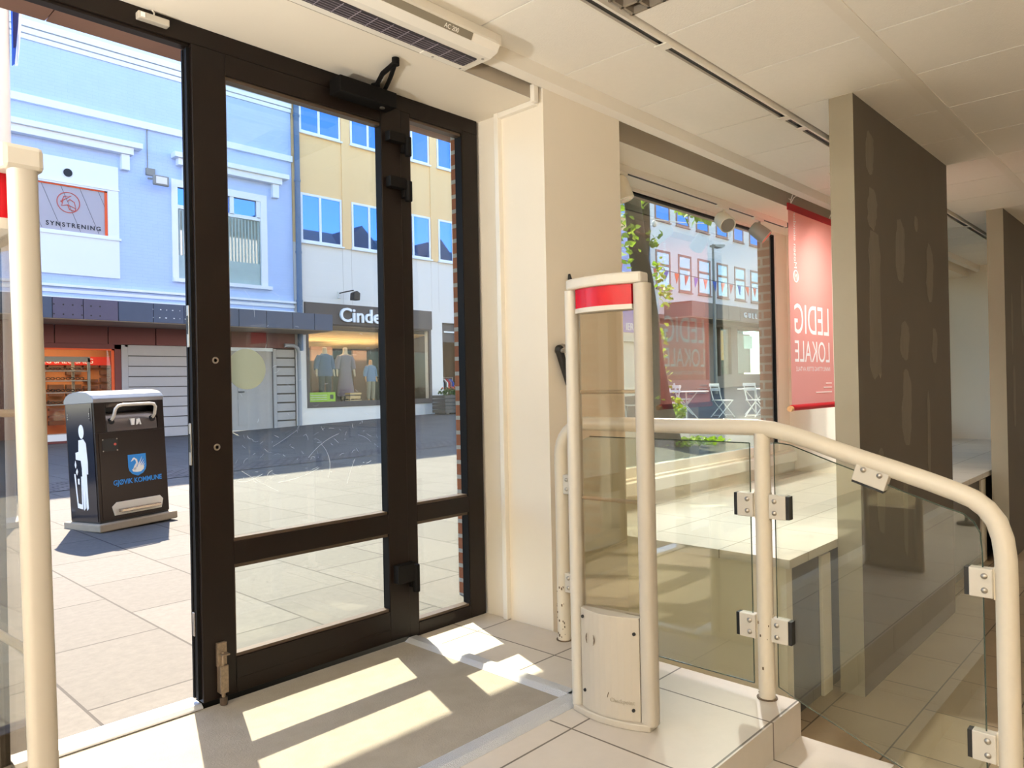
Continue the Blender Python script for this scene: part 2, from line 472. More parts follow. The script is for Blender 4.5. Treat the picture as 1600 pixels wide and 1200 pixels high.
# podium behind the shop window
pd = MB().box(3.53, XR, 1.505, 2.935, .275, .32)
pod = struct('floor_podium', pd, M['tilep'])
pe = MB().box(3.555, 3.575, 1.56, 2.9, ZL, .275)
pe.box(3.555, 3.625, 1.535, 1.56, ZL, .275)
each(pe, 'end_panel', M['panell'], pod)
B(3.575, XR, 1.56, 1.575, ZL, .275).build('front_panel', M['panel'], pod)
pp = MB().box(4.03, 4.155, 1.54, 1.559, ZL, .245).box(7.85, 8.03, 1.54, 1.559, ZL, .245)
each(pp, 'pale_panel', M['panell'], pod, bevel=.003)
B(4.0, 8.03, 1.545, 1.559, .25, .275).build('shadow_strip', M['black'], pod)  # solid black strip painting the shadow under the slab edge
# partitions of bare grey plasterboard
def partition(name, x0, x1, y0, y1, seed):
    w = struct(name, B(x0, x1, y0, y1, ZL, ZC+.02), M['grey'])
    B(x0-.004, x0, y0-.001, y1, ZL, ZC).build('lit_end', M['greylit'], w)  # same bare board; light from the door put into a lighter grey
    return w
pw1 = partition('wall_partition', 4.16, 6.10, 1.375, 1.50, 1)
pw2 = partition('wall_partition_rear', 8.03, 10.0, 1.36, 1.49, 2)
def smear(pts, seed):
    """irregular filler strokes on the -Y face: pts = (x centre, z centre, half width, half height)"""
    mb = MB(); r = random.Random(seed)
    for (x, z, a, h) in pts:
        n = 26; ps = []; e = .45 if h > .4 else .8
        for k in range(n):
            t = 2*PI*k/n
            q = r.uniform(.78, 1.08)
            ps.append((x+a*math.copysign(abs(math.cos(t))**e, math.cos(t))*q+.1*a*math.sin(3*t), z+h*math.copysign(abs(math.sin(t))**e, math.sin(t))*r.uniform(.93, 1.05)))
        mb.prism(ps, 1, 1.3735, 1.3755)
    return mb
smear([(4.42, 2.47, .07, .12), (4.44, 2.16, .08, .12), (4.46, 1.62, .11, .42), (4.95, 1.98, .09, .2), (5.0, 1.43, .1, .12), (5.02, 1.02, .1, .24),
       (5.6, 1.9, .09, .2), (5.68, 1.42, .07, .12), (4.5, .55, .07, .25), (4.95, .38, .05, .28), (5.5, .8, .04, .3), (5.3, 2.2, .04, .05)], 4).build('filler_patches', M['filler'], pw1)
sm2 = smear([(8.35, 1.7, .05, .3), (8.4, 1.0, .06, .3), (8.9, 1.9, .08, .3)], 5)
sm2.build('filler_patches', M['filler'], pw2, M=Matrix.Translation((0, -.015, 0)))

# ceiling: panels with open joints, carrier bars along the facade
cp = MB()
xs = [2.86+.645*k for k in range(-11, 16)]
ys = [2.37, 1.745, 1.09, .44, -.21, -.86, -1.51, -2.16, -2.81, -3.46, -4.11, -4.76, -5.2]
for i in range(len(xs)-1):
    for j in range(len(ys)-1):
        x0, x1 = max(xs[i], XL), min(xs[i+1], XR)
        if x1 <= x0: continue
        if j == 1 and abs(xs[i]-(2.86-.645)) < .01:      # the louvre sits in half of this panel
            cp.box(2.60, x1-.004, ys[j+1]+.02, ys[j]-.02, ZC, ZC+.03); continue
        cp.box(x0+.004, x1-.004, ys[j+1]+.02, ys[j]-.02, ZC, ZC+.03)
ce = struct('ceiling', cp, M['ceil'])
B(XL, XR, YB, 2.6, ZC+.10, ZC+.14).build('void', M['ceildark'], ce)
cb = MB()
for y in ys[2:-1]:
    cb.box(XL, XR, y-.028, y+.028, ZC-.004, ZC+.012)
cb.box(XL, XR, 2.345, 2.458, ZC-.002, ZC+.02)
cb.build('carrier_bar', M['ceilbar'], ce)
struct('trim_5', MB().prism([(2.31, 2.672), (2.345, 2.652), (2.352, 2.652), (2.352, ZC), (2.31, ZC)], 0, XL, XR), M['white'])
# recessed power track
t = thing('ceiling_track', 'long white ceiling track with a black slot running along the panels', 'lighting track', (4, 1.765, 2.71))
tr = MB().box(XL, XR, 1.735, 1.748, 2.715, ZC+.01).box(XL, XR, 1.782, 1.795, 2.715, ZC+.01)
tr.build('rail_edge', M['ceilbar'], t)
B(XL, XR, 1.748, 1.782, 2.728, ZC+.01).build('slot', M['black'], t)
cl = MB()
for x in (2.9, 4.2, 4.45, 5.2, 6.9, 8.6): cl.box(x-.03, x+.03, 1.733, 1.797, 2.711, 2.716)
each(cl, 'clip', M['white'], t)
# egg-crate louvre
t = thing('ceiling_louvre', 'dark egg-crate louvre set in the ceiling at the top edge', 'ceiling light', (2.4, 1.5, 2.74))
B(2.205, 2.60, 1.10, 1.745, ZC+.05, ZC+.06).build('backing', M['ceildark'], t)
lv = MB()
for k in range(9): lv.box(2.205, 2.60, 1.12+.075*k-.006, 1.12+.075*k+.006, ZC-.004, ZC+.05)
for k in range(6): lv.box(2.21+.077*k-.006, 2.21+.077*k+.006, 1.10, 1.745, ZC-.004, ZC+.05)
lv.build('louvre_blades', mat('louvre', '#8d8171', .5), t)

# added ceiling lamps out of view, filling the room with light
for i, (x, y) in enumerate(((-2.4, 1.42), (-2.4, .12), (-1.1, .12), (.2, -2.5), (9.9, -3.0))):
    lo = B(x-.32, x+.32, y-.3, y+.3, ZC-.03, ZC-.002).build('fill_ceiling_lamp', M['lampfill'], loc=(x, y, ZC-.03))
    tag(lo, 'added square ceiling lamp out of view, filling the room with light', 'ceiling light', 'added ceiling lamps out of view')
    la = bpy.data.lights.new('lamp', 'AREA'); la.shape = 'RECTANGLE'; la.size = .6; la.size_y = .56
    la.energy = 32 if x < 0 else (60 if x > 9 else 20); la.color = (1, .98, .93)
    ob = bpy.data.objects.new('lamp', la); COL.objects.link(ob); ob.location = (x, y, ZC-.04)

# added floor uplighters out of view, brightening the ceiling
for x, y in ((-1.5, 1.45), (-2.6, -1.2)):
    zf = 0 if y > 1.13 else ZL
    u = thing('fill_uplighter', 'added unseen floor uplighter standing beyond the left security gate' if y > 1 else 'added unseen floor uplighter at the foot of the stair', 'added floor lamp', (x, y, zf))
    MB().lathe([(.07, 0), (.07, .02), (.02, .03)], (x, y, zf), 24).build('base', M['black'], u)
    MB().cyl((x, y, zf+.02), (x, y, zf+.95), .014, 12).build('stem', M['black'], u)
    MB().lathe([(.03, .93), (.10, 1.02), (.105, 1.02), (.035, .92)], (x, y, zf), 24).build('bowl', M['black'], u, smooth=True)
    la = bpy.data.lights.new('fill_uplight', 'AREA'); la.shape = 'DISK'; la.size = .17; la.energy = 210; la.color = (1, .98, .93)
    ob = bpy.data.objects.new('fill_uplight', la); COL.objects.link(ob); ob.location = (x, y, zf+1.03); ob.rotation_euler = (PI, 0, 0)

# ------------------------------------------------------------------ door front
fr = MB()
fr.box(-.6, 2.715, 2.795, 2.87, 2.525, 2.60)             # head
fr.box(-.6, 1.205, 2.805, 2.85, 2.515, 2.53)
fr.box(2.605, 2.715, 2.795, 2.845, 0, 2.525)              # right post
fr.box(2.203, 2.262, 2.795, 2.87, 0, 2.525)              # mullion
fr.box(2.262, 2.605, 2.795, 2.87, 0, .065)
fr.box(2.262, 2.605, 2.795, 2.87, .55, .63)
fr.box(2.262, 2.605, 2.795, 2.87, 2.51, 2.53)
fr.box(.50, .590, 2.795, 2.87, 0, 2.525)                 # left post
fr.box(-.65, -.55, 2.795, 2.87, 0, 2.6)
fr.box(-.55, .5, 2.795, 2.87, 0, .1)
frame = struct('door_1', fr, M['frame'], bevel=.003)
bd = MB()
for (x0, x1, z0, z1) in ((2.262, 2.605, .065, .55), (2.262, 2.605, .63, 2.51)):
    bd.box(x0, x1, 2.803, 2.845, z1-.014, z1).box(x0, x1, 2.803, 2.845, z0, z0+.012)
    bd.box(x0, x0+.008, 2.803, 2.845, z0+.012, z1-.014)
each(bd, 'glazing_bead', M['bead'], frame)
B(2.601, 2.605, 2.798, 2.846, .065, 2.51).build('seal', M['framedk'], frame)
B(2.264, 2.603, 2.836, 2.842, .067, .548).build('lower_pane', M['glass'], frame)
B(2.264, 2.603, 2.836, 2.842, .632, 2.508).build('upper_pane', M['glass'], frame)
B(-.55, .5, 2.828, 2.834, .1, 2.525).build('side_pane', M['glass'], frame)
MB().prism([(2.785, 0), (2.785, .006), (2.80, .016), (2.885, .016), (2.90, 0)], 0, .60, 1.203).build('threshold', M['alus'], frame)
# the closed leaf with its pane, hinges, closer and floor bolt
leaf = MB()
leaf.box(1.205, 1.337, 2.785, 2.834, .018, 2.522)
leaf.box(2.085, 2.198, 2.785, 2.834, .018, 2.522)
leaf.box(1.337, 2.085, 2.785, 2.834, .018, .157)
leaf.box(1.337, 2.085, 2.785, 2.834, .520, .610)
leaf.box(1.337, 2.085, 2.785, 2.834, 2.438, 2.522)
door = struct('door_2', leaf, M['frame'], bevel=.003)
tag(door, 'closed dark bronze door leaf with two glass panes', 'door')
bd = MB()
for (z0, z1) in ((.157, .52), (.61, 2.438)):
    bd.box(1.337, 2.085, 2.794, 2.833, z1-.014, z1).box(1.337, 2.085, 2.794, 2.833, z0, z0+.013)
    bd.box(1.337, 1.343, 2.794, 2.833, z0+.013, z1-.014)
each(bd, 'glazing_bead', M['bead'], door)
ed = MB().box(1.192, 1.205, 2.80, 2.812, .03, 2.51).box(1.192, 1.205, 2.836, 2.848, .03, 2.51).box(1.196, 1.205, 2.812, 2.836, .03, 2.51)
ed.build('edge_profile', M['framedk'], door)
for z0, z1 in ((.157, .52), (.61, 2.438)): B(2.0835, 2.085, 2.788, 2.833, z0, z1).build('seal', M['framedk'], door)
sk = MB().box(1.337, 2.085, 2.784, 2.7855, .03, .075)
sk.build('kick_strip', M['frame'], door)
B(1.337, 2.085, 2.824, 2.830, .157, .52).build('lower_pane', M['glass'], door)
up = B(1.337, 2.085, 2.824, 2.830, .61, 2.438).build('upper_pane', M['glass'], door)
for (z0, z1) in ((1.37, 1.53), (.92, 1.08), (.27, .36)):
    p = MB().box(1.188, 1.193, 2.814, 2.834, z0, z1)
    s = p.build('strike_plate', M['steel'], door, bevel=.002)
    B(1.1865, 1.19, 2.819, 2.829, z0+.05, z1-.04).build('slot', M['black'], s)
for (z0, z1) in ((2.32, 2.40), (2.105, 2.19), (.25, .37)):
    p = MB().box(2.105, 2.20, 2.745, 2.786, z0+.035, z1)
    p.cyl((2.215, 2.752, z0-.02), (2.215, 2.752, z1-.01), .017, 14)
    p.box(2.2, 2.225, 2.765, 2.796, z0, z1)
    p.build('hinge', M['framedk'], door, bevel=.003)
for z in (1.32, .985): MB().lathe([(.013, 0), (.013, .004), (.007, .004), (.007, .001)], n=14).build('screw', M['steel'], door, M=Matrix.Translation((1.275, 2.786, z)) @ Matrix.Rotation(PI/2, 4, 'X'))
c = B(1.81, 2.115, 2.70, 2.786, 2.488, 2.558).build('door_closer', M['framedk'], door, bevel=.004)
arm = MB().tube([(2.02, 2.735, 2.568), (1.96, 2.60, 2.572), (1.935, 2.475, 2.574)], .011, 8)
arm.tube([(1.935, 2.475, 2.574), (2.02, 2.62, 2.582), (2.105, 2.785, 2.585)], .010, 8)
arm.cyl((2.02, 2.735, 2.555), (2.02, 2.735, 2.582), .02); arm.cyl((1.935, 2.475, 2.562), (1.935, 2.475, 2.592), .016)
arm.build('arm', M['framedk'], c)
MB().cyl((2.06, 2.74, 2.484), (2.06, 2.74, 2.489), .012).build('valve_screw', M['steel'], c)
bo = MB().box(1.255, 1.292, 2.768, 2.786, .145, .235).box(1.258, 1.29, 2.752, 2.786, .045, .15)
bo.cyl((1.274, 2.765, .15), (1.274, 2.765, .20), .006); bo.box(1.262, 1.292, 2.74, 2.785, .19, .196)
bo.cyl((1.274, 2.765, .012), (1.274, 2.765, .05), .007)
bolt = bo.build('floor_bolt', M['rust'], door, bevel=.002)
MB().cyl((1.274, 2.765, .0), (1.274, 2.765, .028), .014).build('rubber_foot', M['bead'], bolt)
# sticker and scratches on the big pane
ck = MB().prism([(1.42+.082*math.cos(2*PI*k/32), 1.287+.082*math.sin(2*PI*k/32)) for k in range(32)], 1, 2.8195, 2.8215)
ck.build('round_sticker', M['sticker'], door)
sc = MB(); r = random.Random(3)
for k in range(120):
    lower = r.random() < .62
    x = r.uniform(1.36, 2.06); z = r.uniform(.82, 1.05) if lower else r.uniform(1.02, 1.62)
    a = r.gauss(.15, .5) if r.random() < .6 else r.uniform(-1.5, 1.5)
    ln = r.uniform(.004, .03) if r.random() < .88 else r.uniform(.06, .2)
    w = r.uniform(.0002, .0006); cv = r.uniform(-.2, .2)*ln
    dx, dz = math.cos(a), math.sin(a)
    pts = []
    for i in range(6):
        u = i/5-.5; o = cv*(1-4*u*u)
        pts.append((x+dx*ln*u-dz*o, z+dz*ln*u+dx*o))
    for i in range(5):
        (xa, za), (xb, zb) = pts[i], pts[i+1]
        if not (1.345 < xa < 2.06 and 1.345 < xb < 2.06 and za > .63): continue
        sc.quad((xa-dz*w, 2.8208, za+dx*w), (xb-dz*w, 2.8208, zb+dx*w), (xb+dz*w, 2.8208, zb-dx*w), (xa+dz*w, 2.8208, za-dx*w))
o = sc.build('scratches', M['scratch'], door); o['kind'] = 'stuff'

# contact sensor on the head
s = thing('door_sensor', 'small grey contact sensor screwed to the dark door head', 'sensor', (1.06, 2.79, 2.56))
B(1.01, 1.12, 2.765, 2.796, 2.548, 2.574).build('housing', M['gatep'], s, bevel=.004)
B(1.018, 1.032, 2.762, 2.766, 2.553, 2.569).build('label_plate', M['white2'], s)
MB().tube([(1.07, 2.785, 2.574), (1.072, 2.785, 2.59), (1.066, 2.79, 2.6)], .003, 6).build('cable', M['white'], s)
# cable conduits on the reveal
cd = MB().box(2.704, 2.735, 2.63, 2.66, 0, 2.60).build('cable_conduit', M['white'], loc=(2.72, 2.645, 0), bevel=.003)
tag(cd, 'tall white cable conduit up the door reveal', 'conduit', None)
cd = MB().box(2.706, 2.735, 2.375, 2.629, 2.572, 2.599).build('cable_conduit', M['white'], loc=(2.72, 2.53, 2.575), bevel=.003)
tag(cd, 'short white conduit running level under the soffit above the column', 'conduit')
cd = MB().box(2.675, 2.708, 2.352, 2.379, 2.575, 2.66).build('cable_conduit', M['white'], loc=(2.69, 2.365, 2.575), bevel=.003)
tag(cd, 'stub of white conduit rising beside the grey beam face', 'conduit')

# air curtain over the door
a = thing('air_curtain', 'long white air curtain with a dark grille above the door', 'air curtain', (1, 2.28, 2.6))
body = MB().prism([(2.379, 2.72), (2.379, 2.605), (2.372, 2.595), (2.21, 2.595), (2.165, 2.608), (2.150, 2.637), (2.17, 2.66), (2.25, 2.69)], 0, -.8, 2.235).build('housing', M['white'], a)
B(-.7, 2.19, 2.246, 2.332, 2.590, 2.5955).build('grille_backing', M['grille'], a)
gr = MB()
for k in range(5): gr.box(-.7, 2.19, 2.259+.0155*k, 2.261+.0155*k, 2.5885, 2.5905)
for k in range(38): gr.box(-.65+.075*k, -.648+.075*k, 2.246, 2.332, 2.5875, 2.5905)
gr.build('grille_bars', mat('grille_bar', '#8a8088', .5), a)
Ms = Matrix.Translation((0, 2.1575, 2.6225)) @ Matrix.Rotation(math.atan2(.015, .029), 4, 'X')
MB().box(-.8, 2.08, -.002, .003, -.0145, .0145).build('badge_strip', mat('badge_grey', '#807868', .45), a, M=Ms)
text('badge_text', 'AC 200', M['white'], a, Ms @ FACE_NY(1.93, -.0025, -.009), .024, .0006)
scw = MB()
for (x, y) in ((2.21, 2.23), (2.20, 2.362), (2.04, 2.358)): scw.cyl((x, y, 2.592), (x, y, 2.5955), .006, 10)
each(scw, 'screw', M['steel'], a)
B(1.98, 2.22, 2.342, 2.372, 2.5925, 2.5955).build('service_plate', M['white'], a, bevel=.001)
tb = B(-.8, 2.335, 2.235, 2.30, 2.69, ZC-.001).build('mounting_rail', M['white'], loc=(1, 2.1, 2.69), bevel=.003)
tag(tb, 'white mounting rail on the ceiling panels beside the air curtain', 'rail')

# ------------------------------------------------------------------ anti-theft gates
def lens(y0, y1, xa, xb, bulge, grow=0, n=10):
    """plan outline (x, y) between two posts; the -X side bulges towards the room"""
    d = Vector((xb-xa, y1-y0)); L = d.length; d.normalize(); nrm = Vector((-d.y, d.x))
    if nrm.x > 0: nrm = -nrm
    A = Vector((xa, y0))-d*grow; Bq = Vector((xb, y1))+d*grow
    out = []
    for i in range(n+1):
        u = i/n; q = A+(Bq-A)*u + nrm*(bulge*4*u*(1-u)+.026+grow*.3); out.append((q.x, q.y))
    for i in range(n, -1, -1):
        u = i/n; q = A+(Bq-A)*u - nrm*(.026+grow*.3); out.append((q.x, q.y))
    return out
def gate(label, xn, yn, xf, yf, pic, pw=1):
    """xn,yn: near post; xf,yf: far post"""
    g = thing('security_gate', label, 'security gate', ((xn+xf)/2, (yn+yf)/2, 0), 0, 'anti-theft gates at the entrance')
    MB().prism(lens(yn, yf, xn, xf, .035, .012), 2, 0, .025).build('foot', M['gatep'], g, bevel=.004)
    d = Vector((xf-xn, yf-yn)).normalized()
    a = Vector((xn, yn)); b = Vector((xf, yf))
    ins = [(p[0], p[1]) for p in lens(yn+d.y*.022, yf-d.y*.022, xn+d.x*.022, xf-d.x*.022, .033, -.004)]
    bp = MB().prism(ins, 2, .025, .385).build('base_panel', M['gatep'], g, bevel=.002)
    for (q, w, m_) in ((a, .028, 'gatep'), (b, .022, 'gatew')):
        ps = []
        for k in range(16):
            t = 2*PI*k/16; u = math.copysign(abs(math.cos(t))**.7, math.cos(t)); v = math.copysign(abs(math.sin(t))**.7, math.sin(t))
            e = q + d*(w*u*pw) + Vector((-d.y, d.x))*(.032*v*pw); ps.append((e.x, e.y))
        MB().prism(ps, 2, .02, 1.545).build('post', M[m_], g, smooth=True)
        if q is a:
            e2 = [(p[0]+.0005*(p[0]-q.x), p[1]) for p in ps]
    MB().prism(lens(yn, yf, xn, xf, .035, .010), 2, 1.545, 1.585).build('top_cap', M['gatew'], g, bevel=.008)
    MB().prism([(p[0], p[1]) for p in lens(yn+d.y*.022, yf-d.y*.022, xn+d.x*.022, xf-d.x*.022, .026, -.008)], 2, 1.475, 1.545).build('red_band', M['red'], g, smooth=True)
    MB().prism([(p[0], p[1]) for p in lens(yn+d.y*.022, yf-d.y*.022, xn+d.x*.022, xf-d.x*.022, .028, -.006)], 2, 1.458, 1.475).build('lower_lip', M['gatew'], g)
    # clear sheet between the posts
    c1 = a+d*.02; c2 = b-d*.02; nn = Vector((-d.y, d.x))*.004
    MB().prism([(c1+nn)[:], (c2+nn)[:], (c2-nn)[:], (c1-nn)[:]], 2, .385, 1.458).build('clear_sheet', M['acryl'], g)
    bars = MB()
    for z in (.78, 1.17):
        bars.cyl((c1.x+.012, c1.y, z), (c2.x+.012, c2.y, z), .007, 8)
    each(bars, 'antenna_loop', M['gatep'], g)
    # marks on the base panel (room side)
    nr = Vector((-d.y, d.x)); nr = nr if nr.x < 0 else -nr
    def onp(u, z, lift=.0):
        q = a+(b-a)*u; bb = .033*4*max(0, (u-.06)/.88)*(1-(u-.06)/.88)+.026+.0
        q = q+nr*(bb-.001+lift); return Vector((q.x, q.y, z))
    sc = MB()
    for (u, z) in ((.14, .33), (.86, .355), (.16, .065), (.84, .09)):
        sc.cyl(onp(u, z, -.004), onp(u, z, .0015), .006, 10)
    each(sc, 'screw', M['black'], g)
    if pic:
        for sgn in (-1, 1):
            wv = MB()
            for k, rr in enumerate((.009, .016, .023)):
                for j in range(7):
                    t0 = -.9+1.8*j/7; t1 = -.9+1.8*(j+1)/7
                    c = (.72, .285)
                    def P(t, r_): return onp(c[0]+sgn*(.014+r_*math.cos(t)*.8-.004*k)/.33, c[1]+r_*math.sin(t), .0028)
                    wv.tube([P(t0, rr), P(t1, rr)], .0011, 4)
            wv.build('wave_mark', M['chip'], g)
        tx = text('faded_lettering', 'Checkpoint', mat('faded_ink', '#a59c8d', .5), g, Matrix.Identity(4), .021, .0006)
        for v in tx.data.vertices:
            v.co = onp(.44-(v.co.x+ORG[g.name].x)/.33, .085+v.co.y+ORG[g.name].y, .0012+v.co.z+ORG[g.name].z)-ORG[g.name]
        q = onp(.46, .085, .001); ex = (onp(.3, .085)-q).normalized()
        ck = MB().tube([q + ex*-.004+Vector((0, 0, .012)), q+ex*.001+Vector((0, 0, .03))], .0012, 5)
        ck.build('tick_mark', M['chip'], g)
    return g
gate('grey anti-theft gate with a red band standing beside the glass railing', 2.168, 1.425, 2.142, 1.715, True)
g_ = gate('grey anti-theft gate in the foreground beside the open doorway', .328, 1.310, .308, 1.63, False, .62)
g_.rotation_euler = Matrix.Rotation(math.radians(-1.0), 3, Vector((.725, .688, 0))).to_euler()

# ------------------------------------------------------------------ railing
RX = 2.67
h = thing('handrail', 'cream tubular handrail with clamped glass panes along the steps', 'railing', (RX, 1.2, 0))
def arc(c, r, a0, a1, n=8): return [(RX, c[0]+r*math.cos(a0+(a1-a0)*k/n), c[1]+r*math.sin(a0+(a1-a0)*k/n)) for k in range(n+1)]
path = [(RX, 2.225, 0), (RX, 2.225, .4), (RX, 2.225, .86)] + arc((2.075, .87), .15, 0, PI/2) + [(RX, 1.6, 1.02), (RX, 1.26, 1.022), (RX, 1.19, 1.015), (RX, 1.113, .997), (RX, 1.05, .979), (RX, .977, .954),
        (RX, .87, .921), (RX, .769, .891), (RX, .673, .861), (RX, .59, .833), (RX, .545, .814), (RX, .512, .788), (RX, .485, .75), (RX, .470, .70), (RX, .463, .64), (RX, .462, .5), (RX, .462, 0), (RX, .462, -.38)]
MB().tube(path, .031, 18).build('rail', M['rail'], h, smooth=True)
MB().cyl((RX, 1.235, 0), (RX, 1.235, 1.0), .030, 18).build('post', M['rail'], h, smooth=True)
fl_ = MB()
for (y, z) in ((2.225, 0), (1.235, 0)): fl_.cyl((RX, y, z), (RX, y, z+.004), .038, 18)
each(fl_, 'floor_collar', M['chip'], h)
MB().prism([(1.283, .045), (2.17, .045), (2.17, .84), (2.12, .93), (2.05, .962), (1.283, .962)], 0, RX-.005, RX+.005).build('glass_pane', M['rglass'], h)
p2 = [(1.187, .968), (1.126, .961), (.978, .908), (.871, .872), (.76, .826), (.628, .782), (.575, .767), (.546, .744), (.529, .712), (.524, .65), (.523, .06), (.523, -.19), (.60, -.165), (1.11, .022), (1.187, .055)]
MB().prism(p2, 0, RX-.005, RX+.005).build('glass_pane', M['rglass'], h)
eg = MB()
def edge(pts):
    for i in range(len(pts)-1): eg.tube([(RX-.0045, *pts[i]), (RX-.0045, *pts[i+1])], .0022, 4)
edge(p2+[p2[0]]); edge([(1.283, .962), (1.283, .045), (2.17, .045)]); edge([(1.283, .962), (2.05, .962)])
eg.build('pane_edge', M['redge'], h)
def clamp(y, z, sgn, ang=0):
    """sgn: direction from tube towards the pane along Y"""
    Mx = Matrix.Translation((RX, y, z)) @ Matrix.Rotation(ang, 4, 'X')
    c = MB().box(-.024, .014, -.032, .032, -.045, .045).build('clamp', M['gatew'], h, bevel=.003, M=Mx)
    MB().box(-.021, .012, *sorted((sgn*.03, sgn*.045)), -.043, .043).build('rubber', M['rubber'], c, M=Mx)
    MB().box(-.012, .008, *sorted((-sgn*.032, -sgn*.052)), -.05, .05).build('weld_plate', M['rail'], c, M=Mx)
    s = MB()
    for q in (-.022, .022): s.lathe([(.010, 0), (.010, .002), (.006, .006), (.001, .007)], n=12)
    s = MB()
    for q in (-.022, .022):
        m4 = Mx @ Matrix.Translation((-.024, -sgn*.01, q)) @ Matrix.Rotation(-PI/2, 4, 'Y')
        t = MB().lathe([(.0095, 0), (.0095, .002), (.006, .006), (.001, .007)], n=12)
        s.add([m4 @ Vector(v) for v in t.v], t.f)
    each(s, 'screw', M['steel'], c, smooth=True)
clamp(2.165, .735, -1); clamp(2.165, .278, -1)
clamp(1.298, .728, 1); clamp(1.172, .728, -1); clamp(1.298, .267, 1); clamp(1.172, .268, -1)
clamp(.527, .56, 1); clamp(.527, .05, 1)
cm = Matrix.Translation((RX, .842, .872)) @ Matrix.Rotation(math.atan(.33), 4, 'X')
c = MB().box(-.024, .014, -.055, .055, -.038, .03).build('clamp', M['gatew'], h, bevel=.003, M=cm)
MB().box(-.02, .01, -.053, .053, -.046, -.037).build('rubber', M['rubber'], c, M=cm)
MB().box(-.012, .01, -.055, .055, .028, .05).build('weld_plate', M['rail'], c, M=cm)
s = MB()
for q in (-.027, .027):
    m4 = cm @ Matrix.Translation((-.024, q, .008)) @ Matrix.Rotation(-PI/2, 4, 'Y'); t = MB().lathe([(.0095, 0), (.0095, .002), (.006, .006), (.001, .007)], n=12)
    s.add([m4 @ Vector(v) for v in t.v], t.f)
each(s, 'screw', M['steel'], c, smooth=True)
c = B(RX-.02, RX+.014, 1.73, 1.79, .90, .965).build('clamp', M['gatew'], h, bevel=.003)
B(RX-.022, RX+.012, 1.717, 1.732, .895, .955).build('rubber', M['rubber'], c)
ch = MB(); r = random.Random(5)
for k in range(26):
    y, z = (2.225, r.uniform(.02, .26)) if k < 20 else (1.235, r.uniform(.02, .3))
    a_ = r.uniform(2.2, 4.0); q = .0312 if k < 20 else .0302; s_ = r.uniform(.001, .004)
    x_, y_ = RX+q*math.cos(a_), y+q*math.sin(a_)
    ch.box(x_-.0005, x_+.0005, y_-s_, y_+s_, z-s_*1.6, z+s_*1.6)
ch.build('paint_chips', M['chip'], h)['kind'] = 'stuff'

# lever handle on the column front
l = thing('wall_lever', 'black lever handle with steel bolt on the column behind the security gate', 'lever', (2.80, 2.347, 1.36))
lv = MB().tube([(2.795, 2.325, 1.372), (2.815, 2.322, 1.31), (2.855, 2.318, 1.20)], [.022, .019, .016], 12)
lv.ball((2.795, 2.325, 1.372), .024, .022, .024)
lv.build('lever', M['rubber'], l, smooth=True)
MB().cyl((2.795, 2.29, 1.366), (2.795, 2.347, 1.366), .012, 12).build('bolt', M['steel'], l, smooth=True)
MB().tube([(2.80, 2.335, 1.38), (2.83, 2.335, 1.39), (2.86, 2.335, 1.385)], .013, 10).build('sleeve', M['steel'], l, smooth=True)
k = MB().tube([(2.898, 2.333, 1.65), (2.898, 2.331, 1.72), (2.896, 2.334, 1.755)], [.012, .013, .006], 10)
o = k.box(2.885, 2.912, 2.335, 2.348, 1.60, 1.67).build('wall_hook', M['rubber'], loc=(2.898, 2.347, 1.6), smooth=True)
tag(o, 'small black hook on the column just above the security gate cap', 'hook')

# ------------------------------------------------------------------ shop window, track, spotlights, banner
w = MB()
w.box(3.40, 6.84, 2.975, 3.03, .515, .60)
w.box(3.40, 6.84, 2.975, 3.03, 2.575, 2.60)
w.box(3.40, 3.44, 2.975, 3.03, .6, 2.575)
w.box(6.795, 6.84, 2.975, 3.03, .6, 2.575)
win = struct('window_1', w, M['white'], bevel=.004)
sb = MB().box(6.775, 6.795, 2.985, 3.02, .6, 2.575).box(3.44, 6.795, 2.985, 3.02, 2.56, 2.575)
sb.build('dark_seal', M['framedk'], win)
B(3.44, 6.785, 2.998, 3.004, .598, 2.565).build('pane', M['sglass'], win)
w2 = MB().box(7.70, 11.62, 2.975, 3.03, .515, .60).box(7.70, 11.62, 2.975, 3.03, 2.575, 2.6).box(7.90, 7.98, 2.975, 3.03, .6, 2.575).box(11.56, 11.62, 2.975, 3.03, .6, 2.575)
win2 = struct('window_2', w2, M['white'])
B(7.98, 11.56, 2.998, 3.004, .598, 2.575).build('pane', M['sglass'], win2)

